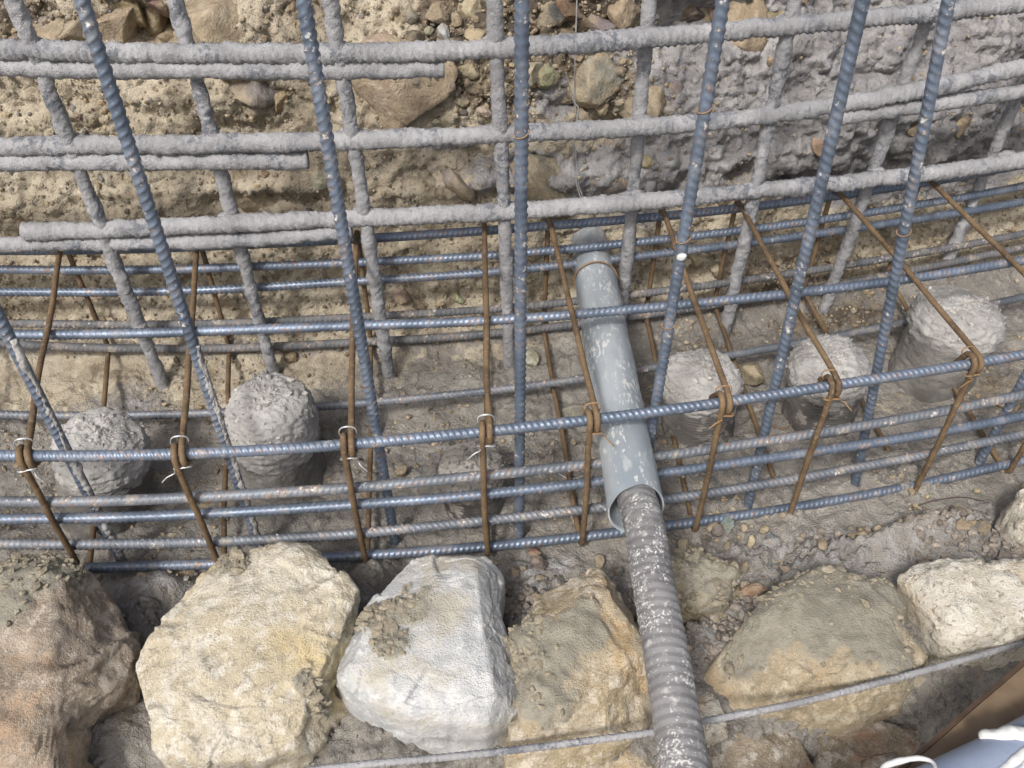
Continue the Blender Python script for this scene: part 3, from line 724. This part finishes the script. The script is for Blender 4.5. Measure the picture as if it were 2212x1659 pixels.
# ------------------------------------------------------------------ mortar-headed piles
def pile(label, bpx, tpx, R, seed, mortar='pile', low='pile_d', split=.5, ring=False, lean=.0, head=1.0):
    bpt = at(*bpx, z=0); tpt = at(*tpx, y=bpt[1]+lean); ax = tpt-bpt; L = np.linalg.norm(ax); ax /= L
    t = thing('pile_head', label, 'pile', bpt, 'mortar pile heads in the trench')
    e1 = np.cross(ax, (0, 1, 0)); e1 /= np.linalg.norm(e1); e2 = np.cross(ax, e1)
    def rev(prof, seg, amp, sd, lumpy=0):
        prof = np.array(prof, float); s = np.r_[0, np.cumsum(np.linalg.norm(np.diff(prof, axis=0), axis=1))]
        m = int(s[-1]/.0026)+2; q = np.linspace(0, s[-1], m); rr = np.interp(q, s, prof[:, 0]); hh = np.interp(q, s, prof[:, 1])
        for _ in range(6):
            rr[1:-1] = (rr[:-2]+2*rr[1:-1]+rr[2:])/4
        th = np.linspace(0, 2*math.pi, seg, endpoint=False)
        d = np.cos(th)[:, None]*e1+np.sin(th)[:, None]*e2
        P = bpt+hh[:, None, None]*ax+rr[:, None, None]*d[None]
        nn = P-(bpt+(np.minimum(hh, L*.8))[:, None, None]*ax); nn /= np.linalg.norm(nn, axis=-1)[..., None]+1e-9
        n = amp*(fbm(P, .06, 3, sd, .5)+lumpy*1.1*billow(P, .012, 3, sd+3, .75)+lumpy*.7*facets(P[..., 0]+.006*vn(P, .02, 3), P[..., 1]+P[..., 2], .014, sd))
        n = n*np.minimum(1, rr/.004)[:, None]
        return (P+nn*n[..., None]).reshape(-1, 3), grid_faces(m, seg)
    h0 = L*split
    if ring:                                                  # fine-ribbed casing
        th = np.linspace(0, 2*math.pi, 72, endpoint=False); hh = np.arange(-.05, h0+.012, .0011)
        rr = R*(.93+.0*hh)+.0004*np.cos(hh/.0055*2*math.pi)
        d = np.cos(th)[:, None]*e1+np.sin(th)[:, None]*e2
        P = bpt+hh[:, None, None]*ax+rr[:, None, None]*d[None]
        P = P+d[None]*(.0030*fbm(P, .05, 4, seed+4, .55))[..., None]
        child('casing', raw_mesh('casing', P.reshape(-1, 3), grid_faces(len(hh), 72)), M[low], t)
    else:
        V, F = rev([(R*1.04, -.05), (R*1.0, 0), (R*.98, h0), (R*.90, h0+.008)], 90, .0030, seed+6, .3)
        child('shaft', raw_mesh('shaft', V, F), M[low], t)
    V, F = rev([(R*.80, h0-.02), (R*.97, h0-.006), (R*1.04*head, h0+.35*(L-h0)), (R*1.0*head, L*.90), (R*.90*head, L*1.0), (R*.5, L*1.07), (.0002, L*1.10)], 96, .0036, seed, .55)
    child('mortar_cap', raw_mesh('mortar_cap', V, F), M[mortar], t)
    r = np.random.default_rng(seed+50); hgt = (V-bpt)@ax; ok = np.where(hgt > L*.80)[0]; nc = 150; k = ok[r.integers(len(ok), size=nc)]
    V0, F0 = ICO[1]; sz = np.clip(r.lognormal(math.log(.0042), .5, nc), .002, .012)
    jt = V0[None]*(1+.25*r.normal(size=(nc, len(V0), 1)))*sz[:, None, None]*r.uniform(.6, 1.2, (nc, 1, 3))*.5
    cV = (jt+V[k][:, None]).reshape(-1, 3); cF = (F0[None]+(np.arange(nc)*len(V0))[:, None, None]).reshape(-1, 3)
    g = .42 if mortar == 'pile' else .2
    cc = np.repeat(np.array([g, g*.97, g*.93])*r.uniform(.75, 1.2, (nc, 1)), len(V0), 0)
    mc = child('mortar_crumbs', raw_mesh('mortar_crumbs', cV, cF, False, {'col': cc}), M['gravel'], t); mc['kind'] = 'stuff'
    return t
pile('grey rounded mortar pile head behind the leftmost front upright bar', (232,1085), (215,950), 0.064, 71, 'pile', 'pile_d', .62)
pile('tallest pale crumbly mortar pile head between the second and third upright bars', (612,1020), (578,868), 0.064, 72, 'pile', 'pile_d', .48)
pile('short low pile with fine ribbed casing below the middle upright bar', (1022,1085), (1018,1002), .048, 73, 'mud', 'casing', .62, True)
pile('pale mortar pile head on dark ribbed casing right of the plastic pipe', (1502,925), (1518,800), 0.062, 74, 'pile', 'casing', .70, True)
pile('pale mortar pile head with torn dark casing, middle of three right-hand piles', (1765,900), (1797,775), 0.062, 75, 'pile', 'casing', .68, True)
pile('leaning dark pile head with pale top at far right under the stirrups', (2010,800), (2085,665), 0.070, 76, 'pile', 'pile_d', .58, lean=.01, head=1.05)

# ------------------------------------------------------------------ the beam cage
cage = thing('beam_cage', 'curved steel beam cage of ribbed bars and rusty stirrups lying in the trench', 'rebar cage', (0, .95, 0))
CM = dict(T1='steel', M1='steel', R1='steel', F2='steel_d', F3='steel', F4='steel_d', F5='steel', R2='steel', R3='steel', R4='steel_m', R5='steel_m', B='steel_d')
CL = dict(T1='top front bar carrying the stirrup hooks', M1='top middle bar', R1='top rear bar', F2='second bar down on the front face', F3='third bar down on the front face',
          F4='fourth bar down on the front face, dusty', F5='lowest front bar', R2='second bar down on the rear face', R3='third bar down on the rear face', R4='fourth rear bar, spattered with mud', R5='lowest rear bar, caked with soil', B='bottom middle bar')
for i, k in enumerate(('T1', 'F2', 'F3', 'F4', 'F5', 'M1', 'B', 'R1', 'R2', 'R3', 'R4', 'R5')):
    L_ = bar_lines[k].copy(); L_[:, 1:] += np.stack([.0022*vn(np.c_[xs, 0*xs, 0*xs+i*3.3], .28, 7), .0022*vn(np.c_[xs, 0*xs, 0*xs+i*5.7], .33, 9)], 1)
    V, F = rebar(L_, .0068, pitch=.0080, hand=1 if i % 3 else -1, twist=.4+i*.9, ds=.0016, rib=.125)
    o = child('longitudinal_bar', raw_mesh('longitudinal_bar', V, F), M[CM[k]], cage); o['label'] = CL[k]

STIR = [((-330,990),(-180,550)),((55,985),(125,540)),((392,978),(420,532)),((752,964),(765,515)),((1050,935),(1042,503)),((1282,907),(1185,492)),((1565,868),(1430,468)),((1795,834),(1596,449)),((2100,786),(1810,422)),((2330,740),(2005,393))]
r_s, r_b = .0042, .0068
def stirrup(i, hp, rp):
    A = at(*hp, z=Z_T); Rr = at(*rp, z=Z_T+.01)
    A[1] = yT(A[0]); Rr[1] = yR(Rr[0])
    hd = np.array([Rr[0]-A[0], Rr[1]-A[1], 0]); Wd_ = np.linalg.norm(hd); hd /= Wd_; upv = np.array([0, 0, 1.]); lat = np.cross(hd, upv)
    jl = random.uniform(-.003, .003)
    zf5 = np.interp(A[0], xs, bar_lines['F5'][:, 2])-Z_T; zr5 = np.interp(Rr[0], xs, bar_lines['R5'][:, 2])-Z_T
    q = r_b*1.10+r_s
    pts = []
    def arc(c, a0, a1, n=9):
        for a in np.radians(np.linspace(a0, a1, n)): pts.append((c[0]+q*math.cos(a), c[1]+q*math.sin(a)))
    tail = .040+random.uniform(-.006, .01)
    a0 = 250+random.uniform(-12, 12); a1 = 30+random.uniform(-12, 12)
    e0 = (q*math.cos(math.radians(a0)), q*math.sin(math.radians(a0))); tg = (-math.sin(math.radians(a0)), math.cos(math.radians(a0)))
    pts.append((e0[0]+tg[0]*tail, e0[1]+tg[1]*tail))
    arc((0, 0), a0, 90, 14)                                   # first hook, then the top leg
    arc((Wd_, 0), 90, 0)
    arc((Wd_, zr5), 0, -90)
    arc((0, zf5), -90, -180)
    arc((0, 0), 180, a1, 12)                                  # second hook beside the first
    e1 = pts[-1]; tg = (math.sin(math.radians(a1)), -math.cos(math.radians(a1)))
    pts.append((e1[0]+tg[0]*tail, e1[1]+tg[1]*tail))
    pts = np.array(pts); s = np.r_[0, np.cumsum(np.linalg.norm(np.diff(pts, axis=0), axis=1))]; lo = np.interp(s, [0, .08, s[-1]-.08, s[-1]], [1.12, 1.12, -1.12, -1.12])*r_s
    P = A[None]+pts[:, :1]*hd+pts[:, 1:]*upv+lo[:, None]*lat
    # legs give a little between the bars
    V, F = rebar(P, r_s, 10, pitch=.0062, lin=True, ds=.0019, rib=.07)
    V = V+np.c_[.0022*vn(V, .12, 80+i), .0015*vn(V, .12, 90+i), .0022*vn(V, .12, 60+i)]
    o = child('stirrup', raw_mesh('stirrup', V, F), M['rust'], cage)
    # tie wires: loops round both hooks above and below the bar
    wv, wf, n0 = [], [], 0
    for (ca, cb, ra) in ((.012, .010, 1.0), (-.011, -.012, 1.05)):
        for turn in range(2):
            th = np.linspace(0, 2*math.pi*1.02, 40)
            l_ = np.cos(th)*(2.5*r_s)*ra; d_ = np.sin(th)*(1.9*r_s+.0015)
            nx, nz = (.35, .94) if ca > 0 else (.94, -.35)
            c = A+hd*ca+upv*cb
            L3 = c+l_[:, None]*lat+d_[:, None]*(hd*nx*.5+upv*nz*.8)+(.0012*turn+.0006*np.sin(3*th))[:, None]*hd+.0005*np.cos(2*th+i)[:, None]*upv
            C_, s_ = linsample(L3, .0022); v_, f_ = fixtri(*tube(C_, s_, 5, lambda a, b: .00062))
            wv.append(v_); wf.append(f_+n0); n0 += len(v_)
    # twisted ends
    c = A-hd*.016-upv*.012+lat*r_s*2.3*(1 if i % 2 else -1)
    tw = np.array([c, c+np.array([.003, -.006, .004]), c+np.array([.006*(1 if i % 2 else -1), -.010, .001]), c+np.array([.013*(1 if i % 2 else -1), -.012, -.006])])
    C_, s_ = resample(tw, .002); v_, f_ = fixtri(*tube(C_, s_, 5, lambda a, b: .0009)); wv.append(v_); wf.append(f_+n0)
    w = obj('tie_wire', raw_mesh('tie_wire', np.vstack(wv), np.vstack(wf)), M['wire' if i < 5 else 'rustwire'], o)
    return o
for i, (hp, rp) in enumerate(STIR): stirrup(i, hp, rp)

# ------------------------------------------------------------------ front uprights, each standing alone in the floor
FV = [((0,690),(265,1215),'left edge, mortar-streaked'), ((176,0),(565,1200),'second'), ((655,0),(853,1168),'third'), ((1128,0),(1122,1165),'fourth'), ((1562,0),(1376,1120),'fifth'), ((1864,0),(1615,1094),'sixth'), ((2049,0),(1846,1052),'seventh'), ((2208,826),(2115,1000),'eighth')]
FLAB = ['leaning ribbed bar at the left edge streaked white with mortar', 'spattered upright bar standing left of the tallest pale pile head', 'spattered upright bar right of the tallest pale pile head', 'dark plumb upright bar in the middle with one orange ring',
        'upright bar with white paint dab just right of the plastic pipe', 'blue-grey upright bar crossing the middle of the three right-hand piles', 'upright bar standing left of the leaning pile at right', 'short visible foot of an upright bar at the right edge']
for i, (tp, bp, _) in enumerate(FV):
    b_ = at(*bp, z=0); t_ = at(*tp, y=b_[1]); d = t_-b_
    top = b_+d*((CAM_H+.12-0)/d[2]); foot = b_-d/np.linalg.norm(d)*.08
    root = thing('upright_bar', FLAB[i], 'rebar', b_, 'bare front upright bars')
    V, F = rebar(np.array([foot, b_+(top-b_)*.35, b_+(top-b_)*.7, top]), .0064, 16, pitch=.0098, hand=-1 if i < 3 else 1, twist=1.2+i*.7, ds=.0017, rib=.135)
    child('shaft', raw_mesh('shaft', V, F), M['steel_v'], root)
    rings = {3: [(1122,287)], 4: [(1520,240),(1470,520),(1430,705)], 6: [(1970,500)]}.get(i, [])
    for (u, v) in rings:                                      # rust-coloured tie wire
        c = at(u, v, y=b_[1]); c = b_+d*((c[2]-b_[2])/d[2]); th = np.linspace(0, 6.5, 30)
        L3 = c+np.c_[np.cos(th)*.0076, np.sin(th)*.0076, .003*np.sin(th+1)+.0008*th*(i % 3)]
        C_, s_ = linsample(L3, .002); V, F = fixtri(*tube(C_, s_, 6, lambda a, b: .0007)); child('tie_wire', raw_mesh('tie_wire', V, F), M['rustwire'], root)
    if i == 4:
        c = at(1465, 548, y=b_[1]); c = b_+d*((c[2]-b_[2])/d[2]); V, F = rock_shape(2, 5, 3, .15); child('paint_dab', raw_mesh('paint_dab', V*np.array([.0065, .003, .007])+c+np.array([0, -.0072, .0]), F), M['white'], root)
    if i in (0, 1):                                           # mortar stuck along one side
        zz = np.linspace(.0, .42 if i == 0 else .40, 60); Lp = b_+d/d[2]*zz[:, None]+np.array([.0052, -.0035, .002])
        C_, s_ = linsample(Lp, .0028)
        V, F = fixtri(*tube(C_, s_, 14, lambda a, b: .0034, noise=lambda V, a, b: .0022*fbm(V, .010, 4, 5+i, .7)+.0022*vn(V, .04, 8)))
        child('mortar_streak', raw_mesh('mortar_streak', V, F), M['pile'], root)

# ------------------------------------------------------------------ the mortar-coated grid behind
grid = thing('coated_grid', 'grid of upright and level bars thickly coated in grey mortar behind the cage', 'rebar grid', (0, 1.16, 0))
BV = [((29,0),(355,838)),((378,0),(594,815)),((713,0),(843,815)),((1068,0),(1102,795)),((1404,0),(1336,745)),((1718,0),(1561,738)),((2018,0),(1774,682)),((2290,0),(2020,620))]
gv = []
for i, (tp, bp) in enumerate(BV):
    x = at(*bp, z=0)[0]; b_ = at(*bp, y=float(yb(x))); b_ = at(*bp, z=0) if abs(b_[2]) < .06 else np.array([x, yb(x), 0])
    t_ = at(*tp, y=b_[1]); d = t_-b_; top = b_+d*(.98/d[2]); foot = b_-d/d[2]*.06
    gv.append((b_, d))
    V, F = coated(np.array([foot, b_+d/d[2]*.3, b_+d/d[2]*.6, top]), .0102, 200+i*7, rough=1.0 if i not in (3, 4) else .8)
    child('vertical_bar', raw_mesh('vertical_bar', V, F), M['coat'], grid)
HB = [([(0,110),(216,110),(468,112),(720,112),(888,112),(1086,110),(1248,97),(1392,85),(1596,67),(1776,45),(1956,27),(2208,7)], -1.3, 1.4, .0122, 1.2, 0),
      ([(0,142),(180,145),(468,149),(720,150),(960,154)], -1.3, None, .0124, .5, 0),
      ([(0,318),(180,313),(360,313),(612,306),(816,299),(1086,288),(1248,284),(1392,274),(1632,256),(1812,230),(1956,194),(2100,166),(2208,151)], -1.3, 1.4, .0128, .7, 0),
      ([(0,351),(180,350),(360,346),(666,346)], -1.3, None, .0128, .4, 0),
      ([(1800,252),(1830,248),(1992,236),(2100,216),(2208,194)], None, 1.4, .0120, .4, 0),
      ([(50,497),(280,494),(432,491),(612,486),(780,468),(960,457),(1086,448),(1248,448),(1392,437),(1632,418),(1848,392),(2028,367),(2208,346)], None, 1.4, .0128, .7, 0),
      ([(0,530),(120,527),(240,525),(432,519),(648,508),(760,497)], -1.3, None, .0122, .4, 0)]
yh = lambda x: yb(x)-.017
for i, (px, xa, xb, r_, ribs, _) in enumerate(HB):
    p = np.array([at_curve(u, v, yh) for u, v in px]); zf = fit(p[:, 0], p[:, 2], 3 if len(p) > 5 else 1)
    X = np.linspace(p[0, 0] if xa is None else xa, p[-1, 0] if xb is None else xb, 60)
    V, F = coated(np.stack([X, yh(X), zf(X)], 1), r_, 300+i*11, ribs=ribs, rough=1.05)
    child('level_bar', raw_mesh('level_bar', V, F), M['coat'], grid)
    if i in (0, 2, 5):                                        # mortar gathered where the bars cross
        for j, (b_, d) in enumerate(gv):
            z_ = float(zf(b_[0]+.03*0)); xx = b_[0]+d[0]/d[2]*z_
            if not (X[0]-.01 < xx < X[-1]) : continue
            z_ = float(zf(xx)); sd_ = 800+i*20+j
            Vr, Fr = rock_shape(4, sd_, 3, .16); k = random.uniform(.8, 1.25)
            child('mortar_lump', raw_mesh('mortar_lump', Vr*np.array([.020*k, .014, .016*k])+np.array([xx, yb(xx)-.008, z_]), Fr), M['coat'], grid)

# thin galvanised wire hanging from above
wr = thing('hanging_wire', 'thin galvanised wire hanging behind the coated grid at top centre', 'wire', at(1256, 430, y=1.20))
def wire(px, y, r, parent, name='strand', m='wire'):
    P = np.array([at(u, v, y=yy) for (u, v), yy in zip(px, y)]); C_, s_ = resample(P, .003)
    V, F = fixtri(*tube(C_, s_, 6, lambda a, b: r)); return child(name, raw_mesh(name, V, F), M[m], parent)
wire([(1248,-250),(1246,0),(1242,130),(1243,240),(1250,255),(1240,300),(1240,350),(1250,400),(1258,432),(1240,480)], [1.215]*10, .0011, wr)
wire([(1222,155),(1238,215),(1250,235),(1246,262),(1240,300),(1245,352),(1246,398),(1256,432)], [1.21]*8, .0011, wr)

# ------------------------------------------------------------------ plastic pipe and ribbed conduit
pf = at(1374, 1100, y=.672); pc = at(1287, 606, y=1.165); pr = at(1268, 500, y=1.36); pr[2] = min(pr[2], pc[2]-.02)
pipe = thing('plastic_pipe', 'grey plastic pipe with mortar splashes running through the cage', 'pipe', pc)
def tubewall(C, ro, ri, seg, name, m, parent, cut=0.0, noise=0):
    C_, s_ = linsample(C, .004); T, N, Bv = frames(C_)
    th = np.linspace(0, 2*math.pi, seg, endpoint=False)
    d = N[:, None]*np.cos(th)[None, :, None]+Bv[:, None]*np.sin(th)[None, :, None]
    def shell(r):
        V = C_[:, None]+d*r
        if cut:
            w = np.exp(-s_/.03)[:, None]; off = cut*(np.cos(th)*.75+.35*np.sin(th)+.10*np.sin(3*th+.6)+.06*np.sin(7*th))[None, :]*w
            V = V+T[:, None, :]*off[..., None]
        V = V+d*(.0007*vn(V, .05, 3))[..., None]
        return V
    o_, i_ = shell(ro), shell(ri); n = len(s_)
    ring = np.concatenate([o_, i_[::-1], o_[:1]], 0)
    V = ring.reshape(-1, 3); F = grid_faces(len(ring), seg)
    return child(name, raw_mesh(name, V, F), M[m], parent)
ax = (pc-pf)/np.linalg.norm(pc-pf)
tubewall(np.array([pf, pf+(pc-pf)*.5, pc]), .0345, .0322, 72, 'pipe_body', 'pvc', pipe, cut=.011)
tubewall(np.array([pc-ax*.03, pc+ax*.02, pr]), .0318, .0295, 64, 'pipe_spigot', 'pvc', pipe)
th = np.linspace(0, 6.4, 60); e1 = np.cross(ax, (0, 0, 1)); e1 /= np.linalg.norm(e1); e2 = np.cross(e1, ax)
C_, s_ = linsample(pc+ax*.002+np.cos(th)[:, None]*e1*.0352+np.sin(th)[:, None]*e2*.0352, .003)
V, F = fixtri(*tube(C_, s_, 6, lambda a, b: .0013)); child('wire_ring', raw_mesh('wire_ring', V, F), M['rustwire'], pipe)

cpx = [(1388,1120,.645),(1412,1260,.56),(1440,1420,.47),(1478,1659,.352),(1500,1900,.25)]
CP = np.array([at(u, v, y=y) for u, v, y in cpx])
CP = np.vstack([CP, CP[-1]+[.01, -.12, -.03], CP[-1]+[.02, -.30, -.15], CP[-1]+[.03, -.45, -.40]])
CP = np.vstack([pf+(pc-pf)*.35+[0, 0, -.006], pf+(pc-pf)*.12+[0, 0, -.004], CP])
C_, s_ = resample(CP, .0014)
def cr(s__, th):
    ph = s__/.0112+th/(2*math.pi); g = np.abs((ph % 1)-.5); return .0240-.0013*np.exp(-(g/.11)**2)+.0003*np.cos(2*math.pi*ph*2)
V, F = tube(C_, s_, 40, cr, cap=False)
co = thing('ribbed_conduit', 'dark ribbed conduit spattered with white coming out of the plastic pipe', 'conduit', CP[1])
child('conduit_wall', raw_mesh('conduit_wall', V, F), M['conduit'], co)

# ------------------------------------------------------------------ thin coated bar along the front face, and the bits at lower right
tb = [(500,1690),(730,1657),(1000,1632),(1200,1609),(1420,1580),(1510,1560),(1660,1532),(1800,1500),(2000,1448),(2212,1388),(2330,1350)]
P = np.array([at(u, v, z=.135-.05*max(0, (u-1700)/600)) for u, v in tb]); P = np.vstack([P[0]+(P[0]-P[1])*2.5, P, P[-1]+(P[-1]-P[-2])*2])
V, F = rebar(P, .0038, 12, pitch=.0068, ds=.0014, rib=.13)
t = obj('thin_bar', raw_mesh('thin_bar', V-P[5], F), M['coat']); t.location = P[5]; tag(t, 'thin pale mortar-dusted bar slung along the front of the stones', 'rebar')

zp = .16
a_, b_ = at(1935, 1680, z=zp), at(2290, 1372, z=zp); dr = (b_-a_)/np.linalg.norm(b_-a_); sd_ = np.array([dr[1], -dr[0], 0])
pl = thing('steel_plate', 'rusty brown folded steel plate at the bottom right corner', 'plate', a_)
def prism(poly, p0, p1, name, m, parent, n=40, wob=.0006):
    poly = np.array(poly); X = np.linspace(0, 1, n); c = p0+(p1-p0)*X[:, None]
    V = (c[:, None]+poly[None, :, :1]*sd_+poly[None, :, 1:]*np.array([0, 0, 1.])); V = V+wob*np.stack([vn(V, .04, 1), vn(V, .04, 2), vn(V, .04, 3)], -1)
    return child(name, raw_mesh(name, V.reshape(-1, 3), grid_faces(n, len(poly)), False), M[m], parent)
p0, p1 = a_-dr*.5, b_+dr*.3
prism([(0, 0), (.155, .004), (.155, -.002), (.0, -.004)], p0, p1, 'top_plate', 'plank', pl)
prism([(-.005, .001), (-.0005, .003), (-.0005, -.055), (-.005, -.055)], p0, p1, 'folded_lip', 'dark', pl)
prism([(.030, .0035), (.044, .0105), (.058, .0045)], p0, p1, 'stiffening_rib', 'plank', pl)
q0 = at(2075, 1700, z=zp+.035); q1 = at(2330, 1570, z=zp+.035); qd = (q1-q0)/np.linalg.norm(q1-q0)
bp = thing('plastic_pipe_offcut', 'blue-grey plastic pipe with white sealant smears at the bottom right corner', 'pipe', q0)
tubewall(np.array([q0-qd*.28, (q0+q1)/2, q1+qd*.2]), .030, .027, 48, 'pipe_wall', 'bluepvc', bp)
def smear(pts, r, seed, flat=.5):
    P = np.array(pts); C_, s_ = resample(P, .002); Ls = s_[-1]
    V, F = fixtri(*tube(C_, s_, 14, lambda a, b: r*(.35+.65*np.sqrt(np.clip(1-((a/Ls)*2-1)**2, 0, 1)))+0*b, noise=lambda V, a, b: r*.25*fbm(V, .012, 3, seed)))
    child('white_smear', raw_mesh('white_smear', V, F), M['white'], bp)
def on_pipe(t, ang, k=1.0):
    e = np.array([qd[1], -qd[0], 0]); return q0+qd*t+(e*math.sin(ang)+np.array([0, 0, 1.])*math.cos(ang))*.0305*k
smear([on_pipe(.045, -1.15), on_pipe(.055, -.7), on_pipe(.075, -.3), on_pipe(.10, .0), on_pipe(.12, .4)], .008, 3)
smear([on_pipe(-.02, .5), on_pipe(.02, .35), on_pipe(.06, .15), on_pipe(.10, .05), on_pipe(.15, -.2)], .0045, 4)
smear([on_pipe(.03, .7), on_pipe(.06, .5), on_pipe(.10, .2), on_pipe(.13, -.3), on_pipe(.17, -.6)], .007, 5)
smear([on_pipe(-.07, -1.3, 1.25), on_pipe(-.055, -1.4, 1.4), on_pipe(-.03, -1.2, 1.25), on_pipe(-.02, -.9, 1.05), on_pipe(-.03, -.4)], .0028, 6)

# ------------------------------------------------------------------ wire offcuts and a twig
def offcut(label, px, m, r=.0008, lift=.003, name='wire_offcut', cat='wire'):
    P = np.array([ground_at(u, v)[0] for u, v in px]); P[:, 2] = np.maximum(P[:, 2], np.median(P[:, 2]))+lift*np.sin(np.linspace(0, math.pi, len(P)))+.0015
    C_, s_ = resample(P, .003); V, F = fixtri(*tube(C_-P[0], s_, 6, lambda a, b: r)); o = obj(name, raw_mesh(name, V, F), M[m]); o.location = P[0]
    return tag(o, label, cat)
offcut('curled rusty wire offcut right of the conduit on crumbled soil', [(1875,1160),(1890,1150),(1908,1158),(1905,1172),(1893,1176)], 'rustwire', lift=.010)
offcut('thin straight wire offcut on the soil below the lowest front bar at right', [(1960,1110),(2010,1098),(2070,1090),(2120,1092)], 'dark', lift=.006)
offcut('bent wire offcut on the trench floor between the two right-hand piles', [(1640,905),(1660,930),(1690,940),(1710,925)], 'rustwire')
offcut('long dark wire offcut on the trench floor left of the short pile', [(880,1100),(905,1085),(930,1090),(950,1075)], 'dark')
offcut('pale wire offcut left of the plastic pipe on the trench floor', [(1180,1010),(1200,1030),(1230,1040),(1262,1036)], 'wire')
